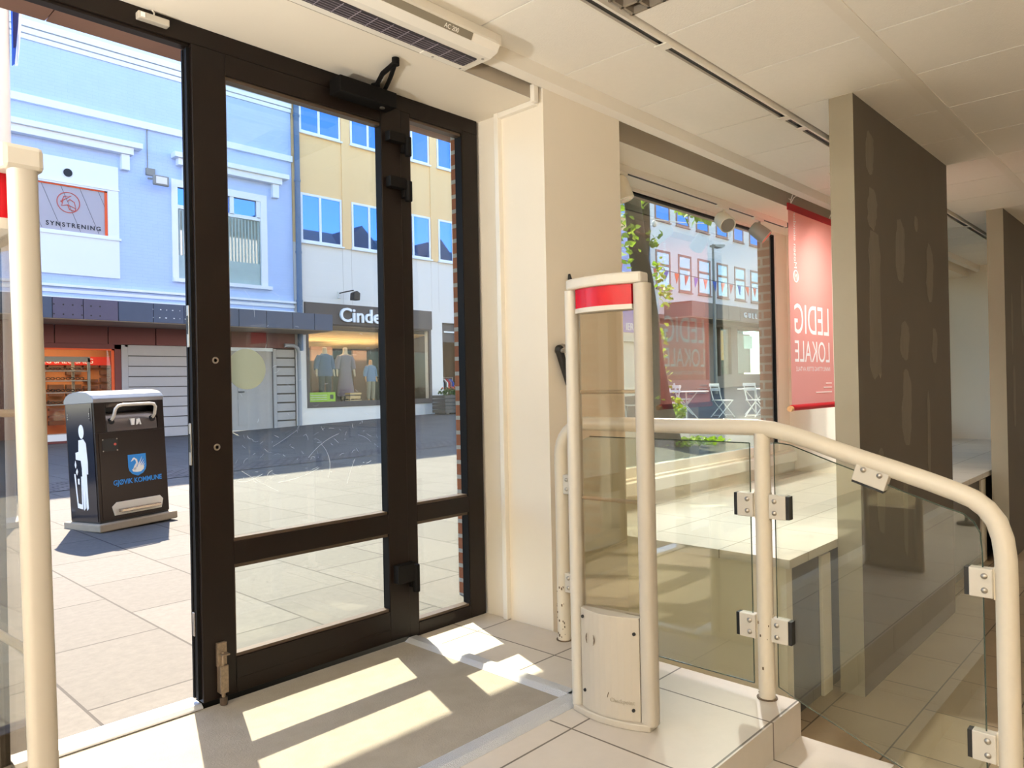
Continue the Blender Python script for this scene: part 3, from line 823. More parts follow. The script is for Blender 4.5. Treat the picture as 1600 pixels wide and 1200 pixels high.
B(-3.3, -.9, 2.86, 2.866, .3, 2.6).build('pane', M['sglass'], struct('window_3', MB().box(-3.3, -.9, 2.84, 2.9, .3, .36).box(-3.3, -.9, 2.84, 2.9, 2.54, 2.6), M['frame']))  # added unseen window bringing more daylight into the room
tk = thing('window_track', 'white lighting track under the soffit of the shop window', 'lighting track', (5.2, 2.72, 2.57))
B(3.45, 6.44, 2.703, 2.737, 2.555, 2.60).build('rail', M['white'], tk, bevel=.003)
B(3.47, 6.40, 2.713, 2.727, 2.551, 2.556).build('slot', M['black'], tk)
B(6.44, 6.475, 2.705, 2.735, 2.557, 2.598).build('end_cap', M['black'], tk)
def spot(x, label, tilt, yaw, hm, lens_m, adapter, watt=260, cone=2.26):
    s = thing('track_spotlight', label, 'spotlight', (x, 2.72, 2.555), 0, 'spotlights on the window track')
    B(x-.10, x+.08, 2.706, 2.734, 2.532, 2.556).build('adapter', M['white'], s, bevel=.004)
    MB().cyl((x+.02, 2.72, 2.49), (x+.02, 2.72, 2.535), .009, 10).build('stem', M[hm], s)
    Mx = Matrix.Translation((x+.02, 2.72, 2.44)) @ Euler((tilt, 0, yaw)).to_matrix().to_4x4()
    hd = MB().lathe([(.02, .085), (.045, .082), (.058, .06), (.062, -.01), (.064, -.07), (.060, -.074), (.056, -.068)], n=24)
    b = hd.build('head', M[hm], s, M=Mx, smooth=True)
    MB().lathe([(.054, -.071), (.046, -.04), (.02, -.01), (.004, -.005)], n=24).build('reflector', M[lens_m], b, M=Mx, smooth=True)
    if not watt: return b, Mx
    la = bpy.data.lights.new('spot', 'SPOT'); la.energy = watt; la.spot_size = cone; la.spot_blend = .8; la.shadow_soft_size = .05; la.color = (1, .97, .9)  # added fill light for the niche; the real heads are unlit
    ob = bpy.data.objects.new('spot', la); COL.objects.link(ob); ob.matrix_world = Mx @ Matrix.Translation((0, 0, -.08))
    return b, Mx
b, Mx = spot(5.28, 'cream track spotlight with an orange bulb, middle one on the window track', -.95, -.62, 'lampw', 'lampi', 1, 300, 1.2)
MB().ball((0, .006, -.045), .018, .018, .018).build('bulb', M['lampo'], b, M=Mx, smooth=True)
spot(5.90, 'grey track spotlight with a red lens beside the red banner', -.85, .38, 'lampg', 'lampr', 0, 0)
spot(3.90, 'cream track spotlight half hidden behind the column edge', -.3, .5, 'lampw', 'lampi', 1)

# added spotlights hidden by the first partition, brightening banner and window niche
for x, tx, wt in ((5.08, (4.7, 2.75, .7), 150), (5.5, (6.25, 2.42, 1.45), 150), (5.95, (6.95, 2.75, 1.2), 130)):
    s = thing('track_spotlight', 'added unseen spotlight on the ceiling track behind the grey partition', 'spotlight', (x, 1.765, 2.70), 0, 'added spotlights on the ceiling track')
    B(x-.08, x+.08, 1.75, 1.78, 2.69, 2.715).build('adapter', M['white'], s, bevel=.004)
    MB().cyl((x, 1.765, 2.64), (x, 1.765, 2.69), .009, 10).build('stem', M['white'], s)
    dv = (Vector(tx)-Vector((x, 1.765, 2.60))).normalized()
    Mx = Matrix.Translation((x, 1.765, 2.60)) @ dv.to_track_quat('-Z', 'Y').to_matrix().to_4x4()
    hb = MB().lathe([(.02, .075), (.04, .07), (.05, .05), (.055, -.05), (.052, -.054), (.048, -.048)], n=20).build('head', M['white'], s, M=Mx, smooth=True)
    MB().lathe([(.047, -.049), (.03, -.01), (.003, 0)], n=20).build('reflector', M['lampi'], hb, M=Mx, smooth=True)
    la = bpy.data.lights.new('spot', 'SPOT'); la.energy = wt; la.spot_size = 1.75; la.spot_blend = 1; la.shadow_soft_size = .05; la.color = (1, .96, .88)
    ob = bpy.data.objects.new('spot', la); COL.objects.link(ob); ob.matrix_world = Mx @ Matrix.Translation((0, 0, -.06))

bn = thing('banner', 'red hanging banner with reversed white letters, seen from behind', 'banner', (6.18, 2.4, .95))
B(5.73, 6.65, 2.394, 2.406, 2.545, 2.60).build('top_hem', M['bred'], bn)
MB().cyl((5.73, 2.40, .978), (6.65, 2.40, .978), .024, 14).build('bottom_hem', M['bred'], bn, smooth=True)
MB().cyl((5.69, 2.40, .972), (5.735, 2.40, .972), .022, 14).build('rod_end', M['wood'], bn, smooth=True)
def cut_sheet(name, m, parent, x0, x1, z0, z1, y, items):
    """flat fabric whose letters are left open, so the white letter cloth shows on both sides"""
    dg = bpy.context.evaluated_depsgraph_get()
    cu2 = bpy.data.curves.new(name, 'CURVE'); cu2.dimensions = '2D'; cu2.fill_mode = 'BOTH'; cu2.resolution_u = 4
    def poly(pts):
        sp = cu2.splines.new('POLY'); sp.points.add(len(pts)-1); sp.use_cyclic_u = True
        for p, q in zip(sp.points, pts): p.co = (q[0], q[1], 0, 1)
    poly([(-x1, z0), (-x0, z0), (-x0, z1), (-x1, z1)])       # local x is -X, as read from the street
    for body, xr, z, size, xs, rot in items:
        cu = bpy.data.curves.new('t', 'FONT'); cu.body = body; cu.size = size; cu.resolution_u = 4
        tmp = bpy.data.objects.new('tmp', cu); COL.objects.link(tmp)
        bpy.context.view_layer.update(); dg = bpy.context.evaluated_depsgraph_get()
        cc = tmp.evaluated_get(dg).to_curve(dg)
        def tf(p):
            a, b_ = p[0]*xs, p[1]
            return (-xr-b_, z+a, 0) if rot else (-xr+a, z+b_, 0)
        for sp in cc.splines:
            ns = cu2.splines.new('BEZIER'); ns.bezier_points.add(len(sp.bezier_points)-1); ns.use_cyclic_u = True; ns.resolution_u = 4
            for p, q in zip(ns.bezier_points, sp.bezier_points):
                p.handle_left_type = p.handle_right_type = 'FREE'
                p.co = tf(q.co); p.handle_left = tf(q.handle_left); p.handle_right = tf(q.handle_right)
        bpy.data.objects.remove(tmp); bpy.data.curves.remove(cu)
    o2 = bpy.data.objects.new('tmp', cu2); COL.objects.link(o2)
    bpy.context.view_layer.update(); dg = bpy.context.evaluated_depsgraph_get()
    me = bpy.data.meshes.new_from_object(o2.evaluated_get(dg))
    mb = MB(); mb.v = [(-v.co.x, y, v.co.y) for v in me.vertices]
    for p in me.polygons:
        f_ = tuple(p.vertices); a, b_, c_ = [Vector(mb.v[k]) for k in f_[:3]]
        mb.f.append(f_ if (b_-a).cross(c_-a).y > 0 else f_[::-1])
    bpy.data.objects.remove(o2); bpy.data.curves.remove(cu2); bpy.data.meshes.remove(me)
    return mb.build(name, m, parent)
def fitx(body, size, width):
    cu = bpy.data.curves.new('t', 'FONT'); cu.body = body; cu.size = size
    o_ = bpy.data.objects.new('t', cu); COL.objects.link(o_); bpy.context.view_layer.update()
    w_ = o_.dimensions.x; bpy.data.objects.remove(o_); bpy.data.curves.remove(cu)
    return width/w_
items = [('LEDIG', 6.565, 1.575, .345, fitx('LEDIG', .345, .725), 0), ('LOKALE', 6.565, 1.345, .25, fitx('LOKALE', .25, .735), 0), ('INNFLYTTING ETTER AVTALE', 6.56, 1.27, .05, fitx('INNFLYTTING ETTER AVTALE', .05, .72), 0),
         ('Mosen eiendom', 5.835, 2.09, .075, 1, 1), ('M', 5.892, 2.005, .07, 1, 0)]
cut_sheet('fabric', M['banner'], bn, 5.735, 6.645, 1.0, 2.555, 2.4, items)
for body, xr, z, size, xs, rot in items:
    vt = FACE_PY(xr, 2.4004, z) if not rot else Matrix.Translation((xr, 2.4004, z)) @ Matrix(((0, 1, 0, 0), (0, 0, 1, 0), (1, 0, 0, 0), (0, 0, 0, 1)))
    text('logo_letter' if body == 'M' else 'lettering', body, M['bletter'], bn, vt, size, 0, xs=xs)
rg = MB()
for k in range(20):
    t0, t1 = 2*PI*k/20, 2*PI*(k+1)/20
    rg.prism([(5.86+.05*math.cos(t0), 2.03+.05*math.sin(t0)), (5.86+.05*math.cos(t1), 2.03+.05*math.sin(t1)), (5.86+.041*math.cos(t1), 2.03+.041*math.sin(t1)), (5.86+.041*math.cos(t0), 2.03+.041*math.sin(t0))], 1, 2.3965, 2.4035)
rg.build('round_logo', M['bletter'], bn)
ln = MB()
for (z, x0) in ((1.16, 6.45), (1.125, 6.40), (1.085, 6.23)): ln.box(x0, 6.58, 2.3965, 2.4035, z, z+.012)
ln.build('contact_lines', M['bletter'], bn)
sg = MB().tube([(5.79, 2.40, 2.60), (5.78, 2.37, 2.64), (5.82, 2.345, 2.67), (5.80, 2.352, 2.72)], .004, 6)
sg.tube([(5.79, 2.40, 2.60), (5.75, 2.38, 2.62), (5.73, 2.35, 2.67)], .004, 6).tube([(5.75, 2.38, 2.62), (5.66, 2.36, 2.61)], .003, 5)
sg.tube([(6.60, 2.40, 2.60), (6.60, 2.36, 2.67)], .004, 6)
each(sg, 'string', M['string'], bn)

# ------------------------------------------------------------------ street
def gz(x, y):
    t = min(1, max(0, (y-8)/10))
    return .027*max(0, x-8.5)*(.55+.45*t)
gx = [-18, -6, 0, 3, 8.5] + [10+2*k for k in range(33)]; gy = [2.9, 3.5, 5, 7, 8, 9, 10, 11.2, 12.5, 14, 16, 18, 20.6, 27]
g = MB()
nx = len(gx)
for y in gy:
    for x in gx: g.v.append((x, y, gz(x, y)-.002))
for j in range(len(gy)-1):
    for i in range(nx-1): g.f.append((j*nx+i, j*nx+i+1, (j+1)*nx+i+1, (j+1)*nx+i))
struct('ground', g, M['paving'])
cs = MB()
for i in range(nx-1):
    x0, x1 = gx[i], gx[i+1]
    def yc(x): return 10.35 + .16*(max(1, min(x, 7))-2.6)*.9
    cs.quad((x0, yc(x0), gz(x0, 11)+.004), (x1, yc(x1), gz(x1, 11)+.004), (x1, yc(x1)+1.0, gz(x1, 11.5)+.006), (x0, yc(x0)+1.0, gz(x0, 11.5)+.006))
struct('ground_cobble_strip', cs, M['cobble'])

# our own building outside: brick piers, overhanging canopy, upper storeys
struct('wall_brick_pier', MB().box(2.865, 3.44, 2.90, 3.17, -.1, 3.5).box(6.815, 7.90, 3.03, 3.16, -.1, 3.5).box(-4, -3.3, 3.0, 3.16, -.1, 3.5).box(-.9, -.65, 3.0, 3.16, -.1, 3.5), M['brick'])
struct('trim_6', B(2.715, 2.865, 2.85, 2.95, 0, 2.6), M['trimgrey'])
ov = MB()
for k in range(-4, 16): ov.box(k*1.27+.003, (k+1)*1.27-.003, 3.0, 4.90, 3.38, 3.42)
struct('roof_overhang', ov.box(-5.1, 20, 3.0, 4.9, 3.42, 3.75), M['copper'])
struct('wall_upper', B(-9, 52, 2.96, 3.16, 3.5, 9.4), M['pinkw'])
rf = MB().prism([(3.0, 9.4), (3.0, 9.7), (-.5, 11.3), (-5, 9.4)], 0, -9, 52)
for (x, w_) in ((1.5, 1.2), (8, 1.3), (14, 1.2), (20.5, 1.2), (26.6, 1.3), (33, 1.2), (40, 1.2)):
    rf.prism([(x-w_, 9.4), (x+w_, 9.4), (x+w_, 10.0), (x, 11.2), (x-w_, 10.0)], 1, 0, 3.1)
struct('roof_slope', rf, M['roof'])

# flagpole and flag
p = MB().cyl((1.715, 8.0, 0), (1.735, 8.0, 7.2), .055, 16)
p.lathe([(.12, 0), (.12, .05), (.06, .09)], (1.715, 8, 0))
o = p.build('flagpole', M['pole'], loc=(1.715, 8, 0), smooth=True)
tag(o, 'tall white flagpole on the street outside the open doorway', 'flagpole')
f = thing('flag', 'furled blue and white flag hanging on the flagpole', 'flag', (1.84, 8, 4.3))
def fold(x0, x1, z0, z1, ph, dy):
    mb = MB(); n = 12; m_ = 8
    for j in range(m_+1):
        for i in range(n+1):
            u, v = i/n, j/m_
            w_ = 1-.75*(1-v)**3
            mb.v.append((x0+(x1-x0)*u*w_, 8+dy+.03*math.sin(6*u+ph+v*1.5), z0+(z1-z0)*v))
    for j in range(m_):
        for i in range(n): mb.f.append((j*(n+1)+i, j*(n+1)+i+1, (j+1)*(n+1)+i+1, (j+1)*(n+1)+i))
    return mb
fold(1.80, 1.865, 4.26, 5.4, 0, 0).build('blue_field', M['flagb'], f, smooth=True)
fold(1.81, 1.875, 4.42, 5.4, 1.0, -.03).build('navy_field', M['flagn'], f, smooth=True)
fold(1.84, 1.905, 4.28, 5.4, 2.0, .04).build('white_field', M['white2'], f, smooth=True)

# waste bin
ang = math.radians(12)
fw = Vector((math.sin(math.radians(46.5)), math.cos(math.radians(46.5)), 0))
bt = thing('waste_bin', 'tall black steel waste bin with a coat of arms on the street', 'waste bin', (2.16, 6.99, 0))
bt.rotation_euler = (Matrix.Rotation(math.radians(-2.3), 3, fw) @ Matrix.Rotation(ang, 3, 'Z')).to_euler()
W, D, Z0, Z1 = .655, .47, .085, 1.13
B(-.03, W+.05, -.05, D+.07, 0, .07).build('base_slab', M['concrete'], bt, local=True, bevel=.012)
B(.005, W-.005, .01, D-.005, .07, .09).build('plinth', M['black'], bt, local=True)
bd = MB().box(.004, W, .004, D, Z0, .86).box(.004, .105, .004, D, .86, Z1).box(W-.065, W, .004, D, .86, Z1).box(.105, W-.065, .004, D, 1.07, Z1).box(.105, W-.065, .2, D, .86, 1.07)
bd.build('body', M['bin'], bt, local=True, bevel=.003)
B(0, .004, .03, D-.02, Z0, Z1).build('side_panel', M['binside'], bt, local=True)
B(.03, W-.03, .0, .004, Z0+.02, .85).build('front_door', M['bin'], bt, local=True)
pf = [(-.004, Z1-.01), (-.004, Z1+.025), (.03, Z1+.06), (.09, Z1+.085), (D*.5, Z1+.1), (D-.09, Z1+.085), (D-.03, Z1+.06), (D+.004, Z1+.025), (D+.004, Z1-.01)]
MB().prism(pf, 0, -.004, W+.004).build('hood', M['bintop'], bt, local=True, bevel=.006)
MB().prism([(.004, .862), (.012, .95), (.06, 1.02), (.14, 1.03), (.15, .862)], 0, .112, W-.072).build('flap', M['binflap'], bt, local=True, smooth=True)
B(.105, W-.065, .16, .2, .86, 1.07).build('slot', M['black'], bt, local=True)
MB().tube([(.155, .015, .955), (.155, -.03, .99), (.16, -.06, 1.06), (.18, -.07, 1.085), (.22, -.072, 1.092), (W-.18, -.072, 1.092), (W-.14, -.07, 1.085), (W-.12, -.06, 1.06), (W-.115, -.03, .99), (W-.115, .015, .955)], .014, 12).build('handle', M['tubem'], bt, local=True, smooth=True)
kn = MB()
for x in (.155, W-.115): kn.cyl((x, .0, .945), (x, .03, .96), .024, 12)
each(kn, 'handle_grommet', M['rubber'], bt, local=True)
lk = B(.055, .195, -.003, .003, .69, .80).build('lock_plate', M['black'], bt, local=True)
rv = MB()
for (x, z) in ((.062, .695), (.188, .695), (.062, .795), (.188, .795)): rv.cyl((x, -.006, z), (x, -.002, z), .006, 8)
each(rv, 'rivet', M['steel'], lk, local=True)
MB().cyl((.17, -.006, .748), (.17, -.002, .748), .012, 12).build('lock_button', M['redline'], lk, local=True)
pdl = MB().prism([(.13, .12), (.11, .20), (.15, .235), (W-.09, .235), (W-.06, .20), (W-.08, .12)], 1, -.006, .002)
pdl.build('pedal_plate', M['tubem'], bt, local=True, bevel=.003)
MB().box(.165, W-.11, -.06, -.004, .145, .175).build('pedal', M['pedal'], bt, local=True, bevel=.006)
# coat of arms: white swan on a blue shield
def XZ(pts, cx, cz, s, y0, y1): return MB().prism([(cx+p[0]*s, cz+p[1]*s) for p in pts], 1, y0, y1)
shp = [(-1, 1.1), (1, 1.1), (1, -.2), (.9, -.6), (.6, -.95), (0, -1.2), (-.6, -.95), (-.9, -.6), (-1, -.2)]
sh = XZ(shp, .365, .545, .085, -.002, .001).build('shield', M['blueink'], bt, local=True)
swb = [(-.62, -.5), (-.5, -.72), (-.1, -.8), (.35, -.78), (.68, -.55), (.75, -.25), (.45, -.15), (.1, -.2), (-.15, -.3), (-.3, -.3)]
sw = XZ(swb, .365, .545, .085, -.0035, -.001)
neck = [(-.35, -.5), (-.22, -.15), (-.02, .15), (-.1, .5), (-.32, .68), (-.5, .62)]
for i in range(len(neck)-1):
    a_, b_ = Vector(neck[i]), Vector(neck[i+1]); t_ = (b_-a_).normalized(); n_ = Vector((-t_.y, t_.x)); w0 = .15-.02*i
    q = [a_+n_*w0-t_*.05, b_+n_*(w0-.02)+t_*.05, b_-n_*(w0-.02)+t_*.05, a_-n_*w0-t_*.05]
    m_ = XZ([v[:] for v in q], .365, .545, .085, -.0035-.0001*i, -.001); sw.add(m_.v, m_.f)
m_ = XZ([(-.45, .75), (-.3, .78), (-.42, .48), (-.72, .36)], .365, .545, .085, -.0036, -.001); sw.add(m_.v, m_.f)
for k, (x0, z0, x1, z1) in enumerate(((.05, -.25, .55, .8), (.2, -.25, .72, .55), (.38, -.3, .8, .3), (.5, -.35, .85, .05))):
    a_, b_ = Vector((x0, z0)), Vector((x1, z1)); t_ = (b_-a_).normalized(); n_ = Vector((-t_.y, t_.x))
    m_ = XZ([v[:] for v in (a_+n_*.09, b_, a_-n_*.09)], .365, .545, .085, -.0037, -.001); sw.add(m_.v, m_.f)
sw.build('swan', M['white2'], sh, local=True)
text('lettering', 'GJØVIK KOMMUNE', M['blueink'], bt, FACE_NY(.135, -.001, .385), .062, .001, bold=.0012, local=True, xs=.86)
# pictograms
pm = MB().prism([(.325, .965), (.365, .965), (.358, .905), (.332, .905)], 1, -.004, .03)
pm.prism([(.377, .905), (.385, .96), (.40, .955), (.41, .965), (.425, .905), (.412, .905), (.403, .935), (.395, .91)], 1, -.004, .03)
pm.lathe([(.012, 0), (.012, .002)], n=12) if False else None
pm.build('bin_pictogram', M['white2'], bt, local=True)
def YZ(pts): return MB().prism([(D*.5-p[0], p[1]) for p in pts], 0, -.0025, .001)
ps = YZ([(.055*math.cos(2*PI*k/20)*.75+.02, .875+.062*math.sin(2*PI*k/20)) for k in range(20)])
fig = [(-.03, .80), (.045, .81), (.085, .77), (.10, .60), (.095, .50), (.075, .50), (.07, .62), (.075, .2), (.05, .18), (.04, .21), (.035, .4), (.03, .2), (.0, .18), (-.005, .22), (.0, .55), (-.01, .62), (-.09, .63), (-.09, .69), (-.04, .70)]
q = YZ([(a_, b_) for a_, b_ in fig]); ps.add(q.v, q.f)
for poly in ([(-.13, .50), (-.11, .50), (-.085, .24), (-.03, .23), (-.02, .48), (0-.0, .48), (-.015, .19), (-.1, .2)], [(-.1, .62), (-.085, .58), (-.1, .55), (-.115, .58)], [(-.08, .55), (-.065, .52), (-.085, .49), (-.1, .52)], [(-.075, .46), (-.05, .46), (-.05, .41), (-.075, .41)]):
    q = YZ(poly); ps.add(q.v, q.f)
ps.build('person_pictogram', M['white2'], bt, local=True)
rv = MB()
for y in (.07, D-.05):
    for z in (.99, 1.01, 1.03): rv.cyl((-.004, y, z), (0, y, z), .006, 8)
each(rv, 'side_rivet', M['steel'], bt, local=True)
B(-.003, 0, .06, D-.04, .965, 1.08).build('side_hatch', M['binside'], bt, local=True)

# ------------------------------------------------------------------ houses across the street
FY = 20.4
def wallgrid(mb, x0, x1, z0, z1, holes, y0=FY, y1=FY+.35):
    """boxes filling a rectangle except for holes (hx0, hx1, hz0, hz1)"""
    xs_ = sorted({x0, x1, *[h[0] for h in holes], *[h[1] for h in holes]})
    for i in range(len(xs_)-1):
        a, b = xs_[i], xs_[i+1]; m_ = (a+b)/2
        zs = [z0]
        for h in sorted([h for h in holes if h[0] < m_ < h[1]], key=lambda h: h[2]):
            if h[2] > zs[-1]: mb.box(a, b, y0, y1, zs[-1], h[2])
            zs.append(h[3])
        if z1 > zs[-1]: mb.box(a, b, y0, y1, zs[-1], z1)
    return mb
def pane_window(b, x0, x1, z0, z1, fm, gm, mull=(), trans=(), fw_=.07, y=FY, name='window', sill=True):
    f = MB()
    wallgrid(f, x0, x1, z0, z1, [(x0+fw_, x1-fw_, z0+fw_, z1-fw_)], y-.03, y+.05)
    for mx_ in mull: f.box(mx_-fw_*.6, mx_+fw_*.6, y-.028, y+.05, z0+.01, z1-.01)
    for tz in trans: f.box(x0, x1, y-.035, y+.05, tz-fw_*.5, tz+fw_*.5)
    if sill: f.box(x0-.05, x1+.05, y-.09, y, z0-.05, z0)
    o = f.build(name, M[fm], b)
    B(x0+.03, x1-.03, y-.016, y-.008, z0+.03, z1-.03).build('pane', M[gm], o)
    return o

# --- light blue house
bl = thing('building', 'light blue painted brick house with white window hoods across the street', 'building', (3, FY, 0))
XB = 11.84
wl = wallgrid(MB(), -8, XB, 2.9, 10.0, [(3.9, 6.60, 5.22, 6.36), (8.2, 10.95, 4.3, 6.98)])
wl.build('wall', M['blue'], bl)
B(-8, XB, FY+.02, FY+.3, 10.0, 12.8).build('parapet', M['bluew'], bl)
MB().prism([(FY, 12.8), (FY+5, 15.3), (FY+9, 12.8)], 0, -8, XB).build('roof', M['roof'], bl)
co = MB().box(-8, XB, FY-.12, FY, 9.98, 10.14).box(-8, XB, FY-.08, FY, 9.83, 9.96).box(-8, XB, FY-.04, FY, 9.70, 9.81)
co.build('cornice', M['bluetrim'], bl)
B(-8, XB, FY-.09, FY, 8.18, 8.36).build('string_course', M['bluetrim'], bl)
lo = MB().box(-8, XB+.02, FY-.10, FY, 3.84, 3.90).box(-8, XB, FY-.05, FY, 3.70, 3.78).box(-8, XB, FY-.08, FY, 3.45, 3.60)
lo.build('base_moulding', M['bluetrim'], bl)
for (x0, x1) in ((3.7, 7.40), (8.22, 11.62)):
    hd = MB().box(x0, x1, FY-.28, FY, 7.56, 7.70).box(x0+.12, x1-.2, FY-.2, FY, 7.38, 7.56)
    hd.box(x1-.48, x1-.28, FY-.14, FY, 6.98, 7.38).box(x0+.28, x0+.46, FY-.14, FY, 6.98, 7.38)
    hd.build('window_hood', M['bluetrim'], bl, bevel=.01)
pn = wallgrid(MB(), 3.6, 6.86, 4.15, 7.02, [(3.9, 6.60, 5.22, 6.36)], FY-.05, FY)
pn.box(3.6, 6.90, FY-.08, FY, 5.12, 5.18).box(3.6, 6.88, FY-.07, FY, 6.40, 6.44)
pn.build('sign_surround', M['bluetrim'], bl)
wn = MB().box(3.9, 6.60, FY-.01, FY+.03, 6.33, 6.36).box(6.54, 6.60, FY-.01, FY+.03, 5.22, 6.36).build('orange_edge', M['orange'], bl)
fmw = B(3.9, 6.56, FY+.01, FY+.04, 5.22, 6.34).build('filmed_window', M['film'], bl)
dl = MB()
for k in range(7): dl.tube([(4.3+.42*k, FY+.008, 6.33), (4.72+.42*k, FY+.008, 5.25)], .008, 4)
dl.build('film_line', mat('film_line', '#8f888c', .6), fmw)
text('lettering', 'SYNSTRENING', M['blacktx'], bl, FACE_NY(5.22, FY+.005, 5.33), .15, .004, spacing=1.32, bold=.002)
lg = MB(); cx, cz = 5.72, 5.94
lg.tube([(cx+.25*math.cos(2*PI*k/28), FY+.004, cz+.25*math.sin(2*PI*k/28)) for k in range(29)], .011, 5)
lg.tube([(cx-.17+.0*k, FY+.004, cz+.02) for k in range(1)]+[(cx-.16, FY+.004, cz-.02), (cx-.1, FY+.004, cz+.14), (cx+.06, FY+.004, cz+.17), (cx-.12, FY+.004, cz+.04), (cx-.15, FY+.004, cz-.1), (cx-.02, FY+.004, cz-.06), (cx+.16, FY+.004, cz-.13), (cx+.13, FY+.004, cz+.02), (cx+.03, FY+.004, cz+.08), (cx-.02, FY+.004, cz+.02)], .011, 5)
lg.tube([(cx-.02, FY+.004, cz-.06), (cx+.02, FY+.004, cz-.17), (cx+.14, FY+.004, cz-.2), (cx+.16, FY+.004, cz-.13)], .011, 5)
lg.build('line_logo', M['redline'], bl)
sp_ = MB().cyl((5.70, FY-.07, 6.66), (5.70, FY-.05, 6.66), .10, 16); sp_.build('vent_cap', M['black'], bl)
# right window with curtains
rw = wallgrid(MB(), 8.2, 10.98, 4.3, 7.0, [(8.36, 10.78, 4.31, 6.8)], FY-.05, FY+.05).box(8.2, 11.1, FY-.1, FY+.05, 4.2, 4.3)
rw.box(8.36, 10.78, FY-.02, FY+.05, 6.22, 6.32).box(9.85, 9.97, FY-.02, FY+.05, 6.3, 6.82).box(8.9, 9.02, FY-.02, FY+.05, 6.3, 6.82).box(10.66, 10.78, FY-.02, FY+.05, 6.3, 6.82)
o = rw.build('window', M['winw'], bl)
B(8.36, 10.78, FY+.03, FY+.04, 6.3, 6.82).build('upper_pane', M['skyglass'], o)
B(8.36, 10.78, FY+.03, FY+.04, 4.3, 6.25).build('lower_pane', M['curt'], o)
cu = MB()
for k in range(24): cu.cyl((8.42+.1*k, FY+.026, 4.95), (8.42+.1*k, FY+.026, 6.2), .02, 6)
cu.box(8.38, 10.76, FY+.012, FY+.026, 4.32, 4.95)
cu.build('curtain', mat('net_curtain', '#aebfbb', .9, var=.15, vscale=4), o)
# canopy over the pavement
cn = thing('canopy', 'dark slate-blue metal canopy along the front of the light blue house', 'canopy', (4, 18.85, 2.9))
xs_ = [-8, -5, -2, 0, 1.5, 3.2, 4.3, 4.92, 5.55, 6.3, 7.1, 7.85, 8.6, 9.3, 10.1, 10.9, 11.6, 12.21]
fa = MB(); fm_ = MB()
for i in range(len(xs_)-1):
    (fm_ if xs_[i] in (4.92, 5.55) else fa).box(xs_[i]+.008, xs_[i+1]-.008, 18.85, 18.9, 2.93, 3.40)
fa.box(12.17, 12.21, 18.9, FY, 2.93, 3.40).box(-8, 12.2, 18.88, FY, 3.36, 3.40)
fa.build('fascia', M['slate'], cn); fm_.build('mauve_fascia', M['mauve'], cn)
B(-8, 12.2, 18.88, FY, 2.91, 2.935).build('soffit', M['soff'], cn)
ds = MB()
for (x, z) in [(4.95+.19*k, z) for k in range(6) for z in (3.02, 3.24)]: ds.cyl((x, 18.845, z), (x, 18.85, z), .018, 8)
ds.build('dark_hole', M['black'], cn)
dw = MB(); r = random.Random(9)
for k in range(12): 
    for z in (3.05, 3.25): dw.cyl((7.1+.16*k+r.uniform(-.04, .04), 18.845, z), (7.1+.16*k, 18.85, z), .012, 8)
dw.build('white_stud', M['white2'], cn)
# ground floor
gf = MB().box(6.86, 9.75, FY, FY+.3, 0, 2.45).box(11.12, XB, FY, FY+.3, 0, 2.45)
gf.build('lower_wall', M['cladg'], bl)
cb_ = MB()
for k in range(9):
    z0 = .02+.27*k
    cb_.box(6.92, 7.02, FY-.03, FY, z0, z0+.27)
    cb_.box(7.02, 9.72, FY-.04, FY, z0, z0+.245)
    cb_.box(11.2, 11.80, FY-.04, FY, z0+.01, z0+.235)
cb_.box(6.86, 6.95, FY-.04, FY, 0, 2.44).box(11.1, 11.19, FY-.05, FY, 0, 2.44).box(6.86, 9.75, FY-.03, FY, 2.40, 2.45)
cb_.build('cladding', M['clad'], bl)
rp = MB()
xr = [-8, -5, -2, 1, 3, 4.3, 5.35, 6.55, 7.72, 8.75, 9.8, 10.9, XB]
for i in range(len(xr)-1): rp.box(xr[i]+.012, xr[i+1]-.012, FY-.04, FY+.3, 2.46, 2.91)
rp.build('red_panels', M['redpan'], bl)
dr = MB().box(9.80, 11.08, FY+.02, FY+.06, .05, 2.36)
for (a, b_, c_, d_) in ((10.0, 10.85, 1.5, 2.2), (10.0, 10.85, .95, 1.4), (10.0, 10.85, .2, .85)): dr.box(a, b_, FY+.005, FY+.02, c_, d_)
d_o = dr.build('side_door', M['clad'], bl)
MB().tube([(9.98, FY-.06, 1.17), (10.16, FY-.06, 1.17)], .015, 8).build('handle', M['black'], d_o)
B(9.75, 11.1, FY-.02, FY+.03, 2.36, 2.46).build('door_lintel', M['bluetrim'], bl)
# optician window with display
ow = MB().box(2.2, 6.86, FY-.02, FY+.3, 0, .06).box(6.70, 6.86, FY-.02, FY+.3, 0, 2.45).box(2.2, 6.86, FY-.02, FY+.3, 2.34, 2.46).box(-8, 2.2, FY, FY+.3, 0, 2.46)
ow.build('shopfront_frame', M['redpan'], bl)
ob_ = MB().box(6.64, 6.70, FY, FY+.05, .2, 2.34).box(2.2, 6.70, FY, FY+.05, 2.30, 2.34)
ob_.build('orange_edge', M['orange'], bl)
B(2.2, 6.66, FY+.03, FY+.04, .12, 2.31).build('display_pane', M['dglass'], bl)
B(2.2, 6.7, FY+.01, FY+.5, .06, .22).build('window_ledge', M['whitegoods'], bl)
inn = MB().box(2.0, 8.2, FY+3.0, FY+3.1, 0, 2.8).box(2.0, 8.2, FY+.3, FY+3, 0, .06).box(8.1, 8.2, FY+.3, FY+3, 0, 2.8).box(2.0, 2.1, FY+.3, FY+3, 0, 2.8).box(2, 8.2, FY+.3, FY+3, 2.75, 2.85)
inn.build('shop_interior', M['orwall'], bl)
shl = MB(); r = random.Random(12)
